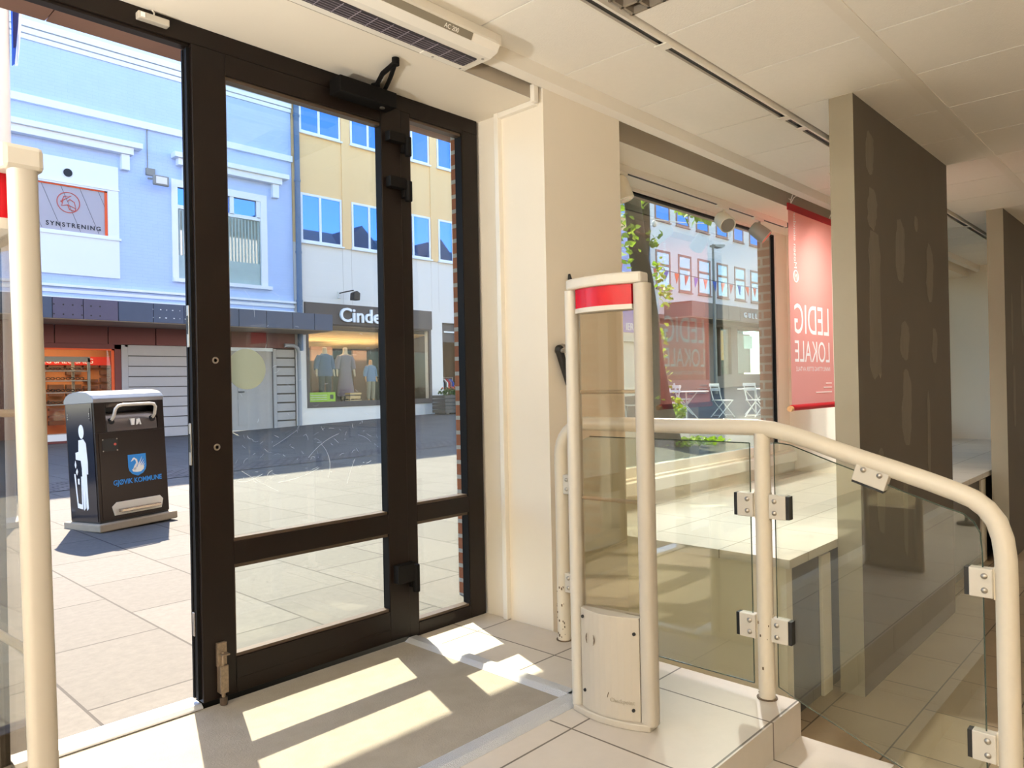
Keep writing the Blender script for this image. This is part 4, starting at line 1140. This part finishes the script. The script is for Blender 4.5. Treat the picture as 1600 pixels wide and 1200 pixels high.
for j in range(9):
    for i in range(8):
        x0 = 4.6+.44*i; z0 = .35+.2*j
        if r.random() < .85: shl.box(x0+.03, x0+.40, FY+2.86, FY+3.0, z0, z0+.13*r.uniform(.5, 1))
shl.build('shelf_goods', M['brownin'], bl)
B(2.1, 8.1, FY+2.84, FY+2.9, 2.02, 2.26).build('red_frieze', M['lampr'], bl)
text('frieze_lettering', 'SALG SALG SALG SALG SALG', M['letter'], bl, FACE_NY(4.5, FY+2.835, 2.07), .2, .003)
rk = thing('display_rack', 'glass display rack of spectacles in the orange-lit optician window', 'display rack', (5.6, FY+.9, .2))
pr_ = MB()
for (x, y) in ((5.12, FY+.5), (6.25, FY+.5), (5.0, FY+.9), (6.0, FY+.9)): pr_.box(x-.03, x+.03, y-.03, y+.03, .22, 2.12)
pr_.box(5.1, 6.28, FY+.47, FY+.53, 2.02, 2.15).box(4.97, 6.03, FY+.87, FY+.93, 2.04, 2.12)
pr_.build('post', M['gatep'], rk)
for z in (.95, 1.25, 1.55, 1.8): B(5.05, 6.25, FY+.5, FY+.9, z-.02, z).build('shelf', M['gatew'], rk)
for z in (.95, 1.25, 1.55, 1.8):
    for k in range(5):
        x = 5.18+.22*k
        gl = MB()
        for s_ in (-.05, .05):
            gl.tube([(x+s_+.042*math.cos(2*PI*q/10), FY+.55, z+.05+.03*math.sin(2*PI*q/10)) for q in range(11)], .010, 5)
            gl.tube([(x+s_*1.8, FY+.55, z+.06), (x+s_*1.8, FY+.68, z+.06)], .007, 5)
        tag(gl.build('spectacles', M['black'], loc=(x, FY+.55, z)), 'dark spectacles on the %s shelf of the optician display rack' % {.95: 'lowest', 1.25: 'second lowest', 1.55: 'second highest', 1.8: 'highest'}[z], 'spectacles', 'spectacles on the %s rack shelf' % {.95: 'lowest', 1.25: 'second lowest', 1.55: 'second highest', 1.8: 'highest'}[z])
pb = B(4.75, 5.0, FY+.35, FY+.40, .7, 1.85).build('poster', M['blacktx'], loc=(4.85, FY+.37, .7))
tag(pb, 'dark upright poster inside the optician window beside the display rack', 'poster')
# floodlight and pipes
fl2 = thing('floodlight', 'grey floodlight on the wall of the light blue house', 'floodlight', (7.7, FY, 6.8))
B(7.6, 8.0, FY-.42, FY-.32, 6.66, 6.92).build('head', M['lampg'], fl2, bevel=.02)
B(7.66, 7.94, FY-.43, FY-.415, 6.7, 6.88).build('lens', M['whitegoods'], fl2)
MB().tube([(7.62, FY, 6.9), (7.66, FY-.2, 6.85), (7.75, FY-.33, 6.8)], .025, 8).build('bracket', M['lampg'], fl2)
B(7.55, 7.78, FY-.06, FY, 6.98, 7.16).build('junction_box', M['lampg'], fl2)
MB().cyl((7.6, FY-.02, 7.1), (7.6, FY-.02, 8.18), .012, 6).build('cable', M['lampg'], fl2)
dp = MB().cyl((11.97, FY-.12, 2.4), (11.97, FY-.12, 12.6), .085, 12)
for z in (3.9, 5.4, 7.6, 9.6): dp.cyl((11.97, FY-.12, z), (11.97, FY-.12, z+.06), .1, 12)
tag(dp.build('downpipe', M['pipe'], loc=(11.97, FY, 2.4), smooth=True), 'tall blue-grey downpipe between the light blue and the yellow house', 'downpipe')
dp = MB().tube([(11.45, FY-.08, 2.55), (11.75, FY-.12, 2.54), (11.88, FY-.12, 2.46), (11.91, FY-.12, 2.3), (11.91, FY-.12, .1)], .06, 12)
tag(dp.build('downpipe', M['pipew'], loc=(11.91, FY, .1), smooth=True), 'short pale drainpipe with a bend below the slate-blue canopy', 'downpipe')

# --- yellow house with the clothes shop
yl = thing('building', 'yellow and white rendered house with the dark shop sign', 'building', (16, FY, 0))
XY = 31.5
hs = [(12.24, 17.30, .64, 3.27), (17.85, 20.6, .2, 3.55)]
wallgrid(MB(), XB+.02, XY, 0, 5.76, hs).build('lower_wall', M['cream'], yl)
wp = [(12.12+1.873*k, 12.12+1.873*k+1.49) for k in range(10)]
B(XB+.02, XY, FY, FY+.35, 5.76, 12.8).build('upper_wall', M['yellow'], yl)
MB().prism([(FY, 12.8), (FY+5, 15), (FY+9, 12.8)], 0, XB+.02, XY).build('roof', M['roof'], yl)
pl = MB()
for (a, b_) in wp: pl.box(b_+.03, b_+.36, FY-.03, FY, 5.76, 12.6)
pl.build('pilaster', M['yellow'], yl)
jn = MB()
for (a, b_) in wp: jn.box(b_+.02, b_+.03, FY-.004, FY, 3.95, 5.74).box(b_+.36, b_+.37, FY-.004, FY, 3.95, 5.74)
jn.build('render_joint', mat('joint', '#cfc6bb', .8), yl)
for (a, b_) in wp:
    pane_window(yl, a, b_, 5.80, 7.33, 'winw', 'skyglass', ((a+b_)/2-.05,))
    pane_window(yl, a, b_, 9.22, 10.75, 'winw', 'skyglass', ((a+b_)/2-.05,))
B(12.19, 17.32, FY-.06, FY+.1, 3.27, 3.93).build('sign_board', M['sign'], yl)
text('sign_letters', 'Cinde', M['letter'], yl, FACE_NY(13.40, FY-.10, 3.38), .63, .035, bold=.010, fit=1.60)
wfz = wallgrid(MB(), 12.24, 17.30, .62, 3.27, [(12.32, 15.02, .80, 3.22), (15.15, 17.2, .8, 3.22)], FY-.02, FY+.06)
wfz.build('shopfront_frame', M['sign'], yl)
B(12.3, 17.22, FY+.02, FY+.03, .78, 3.25).build('display_pane', M['dglass'], yl)
ic = MB().box(12.1, 17.45, FY+.35, FY+4, .6, .72).box(12.1, 17.45, FY+4, FY+4.1, .6, 3.4).box(12.05, 12.1, FY+.35, FY+4, .6, 3.4).box(17.45, 17.5, FY+.35, FY+4, .6, 3.4)
ic.box(12.1, 17.45, FY+.35, FY+4, 3.36, 3.42).build('shop_interior', M['darkin'], yl)
pc = MB()
for k in range(18): pc.box(12.12, 17.4, FY+.4+.19*k, FY+.4+.19*k+.13, 3.08-.02*k, 3.12-.02*k)
pc.build('ceiling_slats', M['peach'], yl)
bp_ = MB().box(13.75, 14.6, FY+2.2, FY+2.3, .7, 2.7).box(15.6, 16.2, FY+2.4, FY+2.5, .7, 2.6).box(16.4, 17.1, FY+1.8, FY+1.9, .7, 2.4)
bp_.build('shop_screen', M['brownin'], yl)
gd = MB(); r = random.Random(21)
for k in range(90): 
    x, z = r.uniform(12.3, 13.3), r.uniform(.9, 2.3); s_ = r.uniform(.012, .04); gd.ball((x, FY+1.9, z), s_, s_, s_, 6, 4)
for k in range(60):
    x, z = r.uniform(16.4, 17.1), r.uniform(.9, 2.1); s_ = r.uniform(.012, .05); gd.ball((x, FY+1.7, z), s_, s_, s_, 6, 4)
o = gd.build('small_goods', M['whitegoods'], yl); o['kind'] = 'stuff'
# entrance on the right
en = MB().box(17.85, 20.6, FY+.1, FY+.16, 2.85, 3.55).build('entrance_header', M['sign'], yl)
B(18.0, 20.4, FY+.06, FY+.1, 3.2, 3.25).build('white_line', M['letter'], yl)
ei = MB().box(17.8, 20.7, FY+3, FY+3.1, .1, 3.6).box(17.8, 17.85, FY+.35, FY+3, .1, 3.6).box(20.6, 20.7, FY+.35, FY+3, .1, 3.6).box(17.8, 20.7, FY+.35, FY+3, 3.5, 3.6).box(17.8, 20.7, FY, FY+3, .1, .22)
ei.build('entrance_interior', mat('entrance_brown', '#6a5c4c', .8, var=.2), yl)
B(18.4, 19.4, FY+2.6, FY+2.7, .2, 2.4).build('inner_door', M['brownin'], yl)
sl2 = thing('sign_lamp', 'black arm lamp above the dark shop sign', 'lamp', (13.7, FY, 4.2))
MB().tube([(13.45, FY, 4.28), (13.47, FY-.25, 4.3), (13.62, FY-.6, 4.34)], .02, 8).build('arm', M['black'], sl2)
MB().prism([(13.53, 4.02), (13.78, 4.02), (13.8, 4.25), (13.68, 4.32), (13.55, 4.25)], 1, FY-.72, FY-.5).build('head', M['black'], sl2, bevel=.02)
B(13.40, 13.50, FY-.06, FY, 4.12, 4.34).build('wall_plate', M['whitegoods'], sl2)
gs = thing('lime_sign', 'lime green sign box low in the clothes shop window', 'sign', (12.9, FY+.3, .82))
B(12.42, 13.42, FY+.25, FY+.4, .80, 1.10).build('panel', M['lime'], gs)
gl = MB()
for k in range(3): gl.box(12.5, 13.1, FY+.245, FY+.25, .86+.07*k, .88+.07*k)
gl.build('pale_lines', M['whitegoods'], gs)
B(13.22, 13.34, FY+.243, FY+.25, .88, 1.02).build('dark_square', M['blacktx'], gs)
bx = MB().box(14.05, 14.5, FY+.35, FY+.65, .72, .82).box(14.07, 14.48, FY+.37, FY+.63, .86, .96).box(14.05, 14.5, FY+.35, FY+.65, 1.0, 1.06)
tag(bx.build('shoe_boxes', M['peach'], loc=(14.3, FY+.5, .72)), 'small stack of pale boxes on the floor of the clothes shop window', 'boxes')

def figure(label, x, y, z0, h, skin, top, bottom, kind, seed):
    """shop mannequin: one skinned body, clothes as children"""
    s = h/1.80
    t = thing('mannequin', label, 'mannequin', (x, y, z0), R.uniform(-.25, .25), 'mannequins in the clothes shop window')
    V = [(0, 0, .95), (0, 0, 1.15), (0, 0, 1.38), (0, 0, 1.50), (0, -.01, 1.60), (0, -.015, 1.71),
         (-.10, 0, .90), (-.11, -.01, .50), (-.11, .02, .08), (-.11, -.09, .03), (.10, 0, .90), (.12, -.02, .50), (.13, .02, .08), (.13, -.09, .03),
         (-.19, 0, 1.42), (-.26, .02, 1.16), (-.29, -.05, .92), (-.30, -.08, .80), (.19, 0, 1.42), (.27, .03, 1.16), (.28, -.03, .92), (.29, -.06, .80)]
    E_ = [(0, 1), (1, 2), (2, 3), (3, 4), (4, 5), (0, 6), (6, 7), (7, 8), (8, 9), (0, 10), (10, 11), (11, 12), (12, 13), (2, 14), (14, 15), (15, 16), (16, 17), (2, 18), (18, 19), (19, 20), (20, 21)]
    RR = [.13, .11, .13, .06, .075, .085, .085, .06, .04, .03, .085, .06, .04, .03, .06, .045, .032, .025, .06, .045, .032, .025]
    me = bpy.data.meshes.new('body'); me.from_pydata([tuple(c*s for c in v) for v in V], E_, [])
    o = bpy.data.objects.new('body', me); COL.objects.link(o); o.parent = t
    sk_ = o.modifiers.new('skin', 'SKIN')
    for i, d_ in enumerate(me.skin_vertices[0].data):
        d_.radius = (RR[i]*s, RR[i]*s*(.8 if i < 3 else 1)); d_.use_root = (i == 0)
    sb_ = o.modifiers.new('sub', 'SUBSURF'); sb_.levels = 2; sb_.render_levels = 2
    me.materials.append(M[skin])
    def lt(prof, nm, mm, sx=1., sy=.62):
        MB().lathe([(r_*s, z_*s) for r_, z_ in prof], (0, 0, 0), 20, sx, sy).build(nm, M[mm], t, local=True, smooth=True)
    if kind == 'dress':
        lt([(.28, .2), (.25, .5), (.2, .85), (.17, 1.12), (.2, 1.35), (.19, 1.44), (.09, 1.49)], 'dress', top)
    elif kind == 'skirt':
        lt([(.22, .62), (.2, .85), (.17, 1.08), (.16, 1.1)], 'skirt', bottom)
        lt([(.18, 1.05), (.17, 1.15), (.2, 1.35), (.19, 1.44), (.09, 1.49)], 'top', top)
    else:
        lt([(.25, .82), (.24, 1.0), (.2, 1.2), (.215, 1.36), (.2, 1.44), (.1, 1.50)], 'top', top)
        for sg_ in (-1, 1):
            MB().tube([(sg_*.10*s, 0, .95*s), (sg_*.115*s, -.01*s, .5*s), (sg_*.12*s, .02*s, .12*s)], [.105*s, .085*s, .07*s], 12).build('trouser_leg', M[bottom], t, local=True, smooth=True)
    for sg_ in (-1, 1):
        MB().tube([(sg_*.17*s, 0, 1.43*s), (sg_*.235*s, .01*s, 1.28*s), (sg_*.265*s, .02*s, 1.12*s), (sg_*.275*s, -.01*s, 1.02*s)], [.075*s, .085*s, .08*s, .075*s], 10).build('sleeve', M[top], t, local=True, smooth=True)
    return t
figure('mannequin in a loose blue blouse and dark trousers nearest the downpipe in the clothes shop', 13.42, FY+.85, .73, 1.98, 'skin', 'navy', 'dark', 'top', 1)
figure('mannequin in a long mauve dress in the middle of the shop window', 14.22, FY+.85, .73, 1.98, 'skin', 'dress', 'dress', 'dress', 2)
figure('small tanned mannequin in a blue print top and beige trousers', 15.28, FY+.9, .73, 1.55, 'skino', 'pattern', 'beigecl', 'top', 3)
figure('mannequin in a dark blue top and red skirt beside the door frame', 15.98, FY+.8, .73, 1.92, 'skin', 'navy', 'redcl', 'skirt', 4)

# planter and clothes rack by the entrance
px, py = 17.55, 19.6
pt = thing('planter', 'dark boarded planter with orange flowers outside the clothes shop', 'planter', (px, py, gz(px, py)))
zb = gz(px, py)
pm = MB()
for k in range(5): pm.box(16.92, 18.3, py-.35, py+.35, zb+.05+.125*k, zb+.05+.125*k+.11)
pm.box(17.0, 17.15, py-.3, py+.3, zb, zb+.06).box(18.05, 18.2, py-.3, py+.3, zb, zb+.06)
pm.build('box', M['planter'], pt)
o = leaves(260, (17.5, py, zb+.78), (.58, .3, .17), .09, 5).build('foliage', M['leafd'], pt); o['kind'] = 'stuff'
o = leaves(45, (17.4, py-.05, zb+.92), (.42, .25, .08), .07, 6).build('flowers', M['flower'], pt); o['kind'] = 'stuff'
px, py = 18.35, 20.9
rk = thing('clothes_rack', 'chrome clothes rack in the entrance beside the planter', 'clothes rack', (px, py, .3))
MB().tube([(17.95, py, .22), (17.95, py, 1.55), (18.75, py, 1.55), (18.75, py, .22)], .02, 8).build('rail', M['steel'], rk)
for k, (cm, cn_) in enumerate((('dark', 'dark navy'), ('greycloth', 'grey'), ('blacktx', 'black'), ('whitegoods', 'white'), ('redcl', 'red'), ('dress', 'mauve'), ('flagb', 'bright blue'))):
    x = 18.0+.1*k
    g_ = MB().prism([(py-.22, 1.35), (py-.03, 1.5), (py+.03, 1.5), (py+.22, 1.35), (py+.2, .65), (py-.2, .65)], 0, x, x+.045)
    tag(g_.build('garment', M[cm], loc=(x, py, .65), bevel=.012), cn_+' garment hanging on the chrome rack in the shop entrance', 'garment', 'garments on the entrance rack')

# --- pale house on the far right
wh = thing('building', 'pale rendered house with brown windows seen through the shop window', 'building', (40, FY, 0))
hs = [(32.6, 37.6, 1.3, 4.5), (38.4, 38.95, 1.5, 4.3), (39.03, 40.3, 1.6, 4.35), (41.1, 47, 1.6, 4.3)]
wallgrid(MB(), XY, 60, 0, 4.7, hs).build('lower_wall', mat('taupe_front', '#8a7a6c', .7), wh)
B(XY, 60, FY, FY+.35, 4.7, 12.8).build('wall', M['pinkw'], wh)
MB().prism([(FY, 12.8), (FY+5, 15), (FY+9, 12.8)], 0, XY, 60).build('roof', M['roof'], wh)
for (a, b_) in ((32.3, 33.7), (34.5, 35.85), (36.55, 37.95), (38.72, 40.05), (40.85, 42.25), (42.95, 44.35), (45.1, 46.5), (47.3, 48.6)):
    pane_window(wh, a, b_, 6.0, 8.0, 'winb', 'skyglass2', (), (7.25,), .12)
for (a, b_) in ((32.3, 33.75), (34.35, 35.7), (36.45, 37.85), (38.7, 40.1), (40.8, 42.1), (42.9, 44.3), (45, 46.4)):
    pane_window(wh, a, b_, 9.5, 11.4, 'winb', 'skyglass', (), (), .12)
ii = MB().box(32, 48, FY+3, FY+3.1, .5, 4.8).box(32, 48, FY+.35, FY+3, .5, .9).box(32, 48, FY+.35, FY+3, 4.6, 4.8)
ii.build('shop_interior', M['darkin'], wh)
B(32.6, 47, FY+.1, FY+.12, 1.3, 4.5).build('display_pane', M['dglass'], wh)
B(38.98, 40.3, FY+.5, FY+.6, 2.45, 4.2).build('lit_poster', mat('lit_poster', '#f2c079', .6, emit=.7), wh)
B(41.6, 44.0, FY+.6, FY+.7, 1.7, 4.1).build('pale_display', mat('pale_display', '#a9a39a', .6, var=.5, vscale=2), wh)
B(43.0, 44.1, FY+.5, FY+.55, 3.2, 4.0).build('screen', mat('display_screen', '#cfeee8', .4, emit=.6), wh)
cn2 = thing('canopy', 'taupe canopy with white letters along the pale house', 'canopy', (40, 18.8, 4.4))
cf = MB()
for k in range(20): cf.box(33.03+1.3*k+.01, 33.03+1.3*(k+1)-.01, 18.8, 18.9, 4.50, 5.28)
cf.box(33.03, 33.1, 18.9, FY, 4.5, 5.28).box(33.03, 59, 18.85, FY, 5.2, 5.28)
cf.build('fascia', mat('taupe_fascia', '#75675c', .6), cn2)
B(33.03, 59, 18.85, FY, 4.46, 4.52).build('soffit', mat('taupe_soffit', '#b7a894', .7), cn2)
text('sign_letters', 'GULL', M['letter'], cn2, FACE_NY(38.65, 18.76, 4.72), .42, .03, spacing=1.9)

# purple poster on the yellow house
ad = thing('poster', 'tall purple poster on the yellow house behind the tree', 'poster', (29.3, FY, 3.6))
B(28.0, 30.35, FY-.12, FY-.02, 3.65, 8.5).build('panel', M['purple'], ad)
B(28.0, 30.35, FY-.13, FY-.12, 5.9, 8.5).build('pale_field', mat('poster_pale', '#b4b4f4', .6, var=.3, vscale=.8), ad)
MB().ball((29.7, FY-.12, 5.2), .42, .01, .55).build('pink_petal', mat('petal_pink', '#c070b4', .6), ad, smooth=True)
ar = MB()
for k in range(3): ar.tube([(29.0+.1*k+1.1*math.cos(q*.3), FY-.14, 5.45+.3*k+.45*math.sin(q*.3)) for q in range(11)], .05, 6)
ar.build('white_arcs', M['letter'], ad)
text('lettering', 'IER', M['letter'], ad, FACE_NY(29.35, FY-.135, 3.75), .50, .01)
B(28.0, 30.35, FY-.2, FY-.02, 3.2, 3.42).build('ledge', M['whitegoods'], ad)
dp = MB().cyl((31.45, FY-.12, 1), (31.45, FY-.12, 12.6), .11, 12)
tag(dp.build('downpipe', M['pipe'], loc=(31.45, FY, 1), smooth=True), 'blue-grey downpipe between the yellow and the pale house', 'downpipe')

# street lamp and bunting
sl3 = thing('street_lamp', 'slim grey street lamp in front of the pale house', 'street lamp', (31.95, 17, gz(31.95, 17)))
MB().tube([(31.95, 17, gz(31.95, 17)), (31.95, 17, 4), (31.95, 17, 7.7)], [.09, .07, .05], 10).build('post', M['lampg'], sl3)
MB().prism([(31.9, 7.66), (32.85, 7.78), (32.9, 7.72), (32.6, 7.58), (31.9, 7.58)], 1, 16.85, 17.15).build('head', M['lampg'], sl3)
def cat(p0, p1, sag, n): return [Vector(p0).lerp(Vector(p1), k/n)-Vector((0, 0, sag*4*(k/n)*(1-k/n))) for k in range(n+1)]
bl_ = thing('bunting', 'string of red and violet pennants across the street', 'bunting', (22, 12, 4.5))
cts = cat((16, 12, 4.75), (34, 12, 4.95), .28, 30)
MB().tube(cts, .012, 5).build('line', M['blacktx'], bl_)
fcol = ['lampr', 'flagb', 'lampr', 'redline', 'flagb', 'orange', 'redline', 'purple']
for k in range(26):
    q = cts[2+k]; 
    MB().prism([(q.x-.13, q.z-.02), (q.x+.13, q.z-.02), (q.x+R.uniform(-.1, .1), q.z-.34)], 1, 11.995, 12.005).build('pennant', M[fcol[k % 8]], bl_)
fs_ = thing('festoon', 'pale festoon cable with two bulbs high in front of the pale house', 'festoon', (20, 11, 6))
MB().tube(cat((15, 11, 5.6), (27, 11, 7.6), .5, 20), .014, 5).build('cable', M['string'], fs_)
for x in (17.9, 22.0):
    c = cat((15, 11, 5.6), (27, 11, 7.6), .5, 20)[int((x-15)/12*20)]
    MB().ball((c.x, c.y, c.z-.12), .07, .07, .1, 10, 7).build('bulb', M['whitegoods'], fs_, smooth=True)

# ------------------------------------------------------------------ street tree
TX, TY = 11.55, 7.2
tz = gz(TX, TY)
tt = thing('street_tree', 'leaning street tree with ivy on its trunk outside the shop window', 'tree', (TX, TY, tz))
tp = [(11.66, tz-.05), (11.60, .35), (11.40, .94), (11.22, 1.63), (11.12, 2.3), (11.0, 2.97), (10.86, 3.41), (10.75, 4.06), (10.66, 4.6), (10.5, 6.0), (10.45, 7.5)]
tr_ = MB().tube([(x, TY, z) for x, z in tp], [.30, .24, .215, .205, .19, .175, .165, .15, .14, .11, .06], 14)
tr_.tube([(11.0, TY+.03, 2.85), (11.12, TY+.06, 3.3), (11.24, TY+.08, 3.9), (11.27, TY+.1, 5.2), (11.6, TY, 6.8)], [.11, .085, .08, .07, .04], 10)
tr_.tube([(10.95, TY, 3.35), (11.08, TY, 3.6), (11.23, TY+.05, 3.8)], [.05, .045, .04], 8)
for (a, b_) in (((10.6, TY, 5.3), (8.2, TY-.4, 6.6)), ((10.5, TY, 6), (12.8, TY+.6, 7.6)), ((10.48, TY, 6.4), (9.4, TY+1.5, 8)), ((11.27, TY+.1, 4.9), (13.0, TY-.3, 5.1)), ((8.2, TY-.4, 6.6), (6.4, TY-.3, 7.0))):
    tr_.tube([a, b_], [.06, .02], 8)
tr_.build('trunk', M['bark'], tt, smooth=True)
cr = MB()
def addl(n, c, rad, sz, sd, sh=.2):
    q = leaves(n, c, rad, sz, sd, shell=sh); cr.add(q.v, q.f)
addl(1500, (10.6, TY, 7.6), (2.6, 2.2, 1.5), .34, 31)
addl(1100, (7.4, TY-.3, 7.4), (1.9, 1.2, 1.25), .32, 32)  # crown stretched out of view to shade the shop window
addl(2600, (9.3, 7.0, 5.95), (5.0, .6, .42), .24, 40, 0)  # unseen dense leaf band shaped to cut the sun on the podium
addl(260, (9.9, TY+.3, 4.75), (.7, .8, .75), .17, 33)
addl(110, (12.9, TY-.1, 4.55), (.85, .4, .28), .17, 34)
addl(60, (11.1, TY+.2, 4.35), (.35, .3, .35), .14, 35)
addl(40, (10.3, TY-.2, 3.6), (.18, .2, .5), .13, 36)
addl(24, (11.2, TY-.1, 3.75), (.16, .15, .2), .11, 37)
o = cr.build('foliage', M['leaf'], tt); o['kind'] = 'stuff'
iv = MB()
def addi(n, c, rad, sz, sd):
    q = leaves(n, c, rad, sz, sd, shell=0); iv.add(q.v, q.f)
for k, (x, z, rx, rz, n) in enumerate(((11.33, 3.15, .13, .28, 40), (11.52, 2.75, .16, .25, 44), (11.38, 2.1, .12, .25, 20), (11.40, 1.75, .12, .2, 16), (11.47, 1.2, .1, .3, 26), (11.55, .95, .1, .12, 12), (11.84, .62, .22, .30, 110), (11.2, .9, .05, .1, 4))):
    addi(n, (x, TY-.12, z), (rx, .12, rz), .10, 50+k)
o = iv.build('ivy', M['leaf'], tt); o['kind'] = 'stuff'
gp = leaves(160, (12.2, TY-.3, tz+.05), (.9, .5, .08), .10, 77, shell=0)
o = gp.build('ground_cover', M['leaf'], loc=(12.2, TY, tz)); tag(o, 'low yellow-green plants around the foot of the tree', 'plants', None, 'stuff')

# ------------------------------------------------------------------ café furniture
def chair_root(label):
    c = thing('bistro_chair', label, 'chair', (0, 0, 0), 0, 'folding chairs outside')
    for z in (.74, .86):
        B(-.21, .21, .205-.0+.1*(z-.74)/.12*.3, .225+.1*(z-.74)/.12*.3, z-.04, z+.035).build('back_slat', M['chairw'], c, local=True, bevel=.006)
    seat = MB().box(-.19, .19, -.2, .18, .435, .441)
    for k in range(5): seat.box(-.2, .2, -.2+.078*k, -.2+.078*k+.07, .44, .458)
    seat.build('seat', M['chairw'], c, local=True)
    for sg_ in (-1, 1):
        MB().tube([(sg_*.18, .245, .9), (sg_*.18, .19, .6), (sg_*.18, .14, .44), (sg_*.18, -.24, 0)], .014, 8).build('leg', M['chairw'], c, local=True)
        MB().tube([(sg_*.165, -.19, .44), (sg_*.165, .24, 0)], .013, 8).build('leg', M['chairw'], c, local=True)
    MB().tube([(-.18, -.2, .05), (.18, -.2, .05)], .01, 6).tube([(-.165, .2, .05), (.165, .2, .05)], .01, 6).build('stretcher', M['chairw'], c, local=True)
    return c
c0 = chair_root('white folding chair standing alone between the two café tables')
spots = [(19.25, 10.05, 1.1, None), (19.7, 9.25, 1.25, 'white folding chair against the brick pier at the smaller café table'),
         (19.6, 11.5, .6, 'white folding chair behind the café table near the tree'), (17.5, 10.75, -1.9, 'white folding chair between the tree trunk and the first café table'),
         (16.2, 11.0, -.8, 'white folding chair on the column side of the tree trunk')]
for i, (x, y, rz, lb) in enumerate(spots):
    c = c0 if i == 0 else dup(c0)
    if lb: c['label'] = lb
    c.location = (x, y, gz(x, y)); c.rotation_euler = (0, 0, rz); c.scale = (1.1, 1.1, 1.06)
def table(x, y, rr, label):
    t = thing('cafe_table', label, 'table', (x, y, gz(x, y)), 0, 'café tables outside')
    MB().lathe([(rr, .74), (rr+.01, .75), (rr+.01, .765), (rr, .77)], n=32).build('top', M['chairw'], t, local=True)
    for a_ in (.5, 2.07):
        for sg_ in (-1, 1):
            MB().tube([(sg_*.3*math.cos(a_), sg_*.3*math.sin(a_), .74), (-sg_*.3*math.cos(a_), -sg_*.3*math.sin(a_), 0)], .016, 8).build('leg', M['chairw'], t, local=True)
    return t
table(18.25, 10.62, .60, 'larger white round café table near the tree trunk')
table(20.6, 9.7, .5, 'smaller white round café table against the brick pier')

# ------------------------------------------------------------------ light
sun = bpy.data.lights.new('sun', 'SUN'); sun.energy = 17.5; sun.angle = .009; sun.color = (1, .87, .68)
so = bpy.data.objects.new('sun', sun); COL.objects.link(so)
so.rotation_euler = Vector((-.30, -.84, -1)).to_track_quat('-Z', 'Y').to_euler()
so.location = (5, 12, 20)
wd = bpy.data.worlds.new('sky'); SC.world = wd; wd.use_nodes = True
nt = wd.node_tree
for n in list(nt.nodes): nt.nodes.remove(n)
o = nt.nodes.new('ShaderNodeOutputWorld'); bg = nt.nodes.new('ShaderNodeBackground'); sk = nt.nodes.new('ShaderNodeTexSky')
sk.sky_type = 'NISHITA'; sk.sun_disc = False; sk.sun_elevation = math.radians(48); sk.sun_rotation = math.atan2(.30, .84)
sk.altitude = 100; sk.air_density = 1.0; sk.dust_density = .6; sk.ozone_density = 2.0
bg.inputs['Strength'].default_value = .75
tn = nt.nodes.new('ShaderNodeMix'); tn.data_type = 'RGBA'; tn.blend_type = 'MULTIPLY'; tn.inputs[0].default_value = 1
tn.inputs[7].default_value = (.93, .98, 1.07, 1)
nt.links.new(sk.outputs[0], tn.inputs[6]); nt.links.new(tn.outputs[2], bg.inputs[0]); nt.links.new(bg.outputs[0], o.inputs[0])
# lamps inside the shops across the street
def shoplamp(x, y, z, e, col, sx, sy):
    l = bpy.data.lights.new('shop_lamp', 'AREA'); l.shape = 'RECTANGLE'; l.size = sx; l.size_y = sy; l.energy = e; l.color = col
    q = bpy.data.objects.new('shop_lamp', l); COL.objects.link(q); q.location = (x, y, z); return q
shoplamp(5.3, FY+1.6, 2.72, 110, (1, .8, .55), 4, 2)
shoplamp(14.7, FY+1.4, 2.7, 26, (1, .85, .65), 4.6, 2)
shoplamp(14.7, FY+1.8, 2.2, 120, (1, .8, .55), 4, 1).rotation_euler = (PI, 0, 0)  # added upward lamp brightening the peach ceiling slats
shoplamp(19.2, FY+1.6, 3.4, 60, (1, .85, .7), 2, 1)
shoplamp(40, FY+1.6, 4.5, 120, (1, .85, .65), 12, 2)

# ------------------------------------------------------------------ camera
yaw, pit, rol = math.radians(46.51593), math.radians(.11326), math.radians(1.14638)
f = Vector((math.sin(yaw)*math.cos(pit), math.cos(yaw)*math.cos(pit), math.sin(pit)))
rr = f.cross(Vector((0, 0, 1))).normalized(); dd = f.cross(rr)
r2 = rr*math.cos(rol)+dd*math.sin(rol); d2 = -rr*math.sin(rol)+dd*math.cos(rol)
cam = bpy.data.cameras.new('camera'); cam.sensor_width = 36; cam.lens = 1150.73*36/1600; cam.clip_start = .05; cam.clip_end = 300
co_ = bpy.data.objects.new('camera', cam); COL.objects.link(co_)
co_.matrix_world = Matrix(((r2.x, -d2.x, -f.x, 0), (r2.y, -d2.y, -f.y, 0), (r2.z, -d2.z, -f.z, 1.2), (0, 0, 0, 1)))
SC.camera = co_
SC.view_settings.view_transform = 'Standard'; SC.view_settings.look = 'None'
SC.view_settings.exposure = 0; SC.view_settings.gamma = 1
try:
    SC.view_settings.use_curve_mapping = False
except Exception: pass
cy = SC.cycles
cy.use_denoising = True
cy.max_bounces = 12; cy.diffuse_bounces = 6; cy.glossy_bounces = 6; cy.transmission_bounces = 6; cy.transparent_max_bounces = 24
cy.caustics_reflective = False; cy.caustics_refractive = False
cy.sample_clamp_indirect = 6
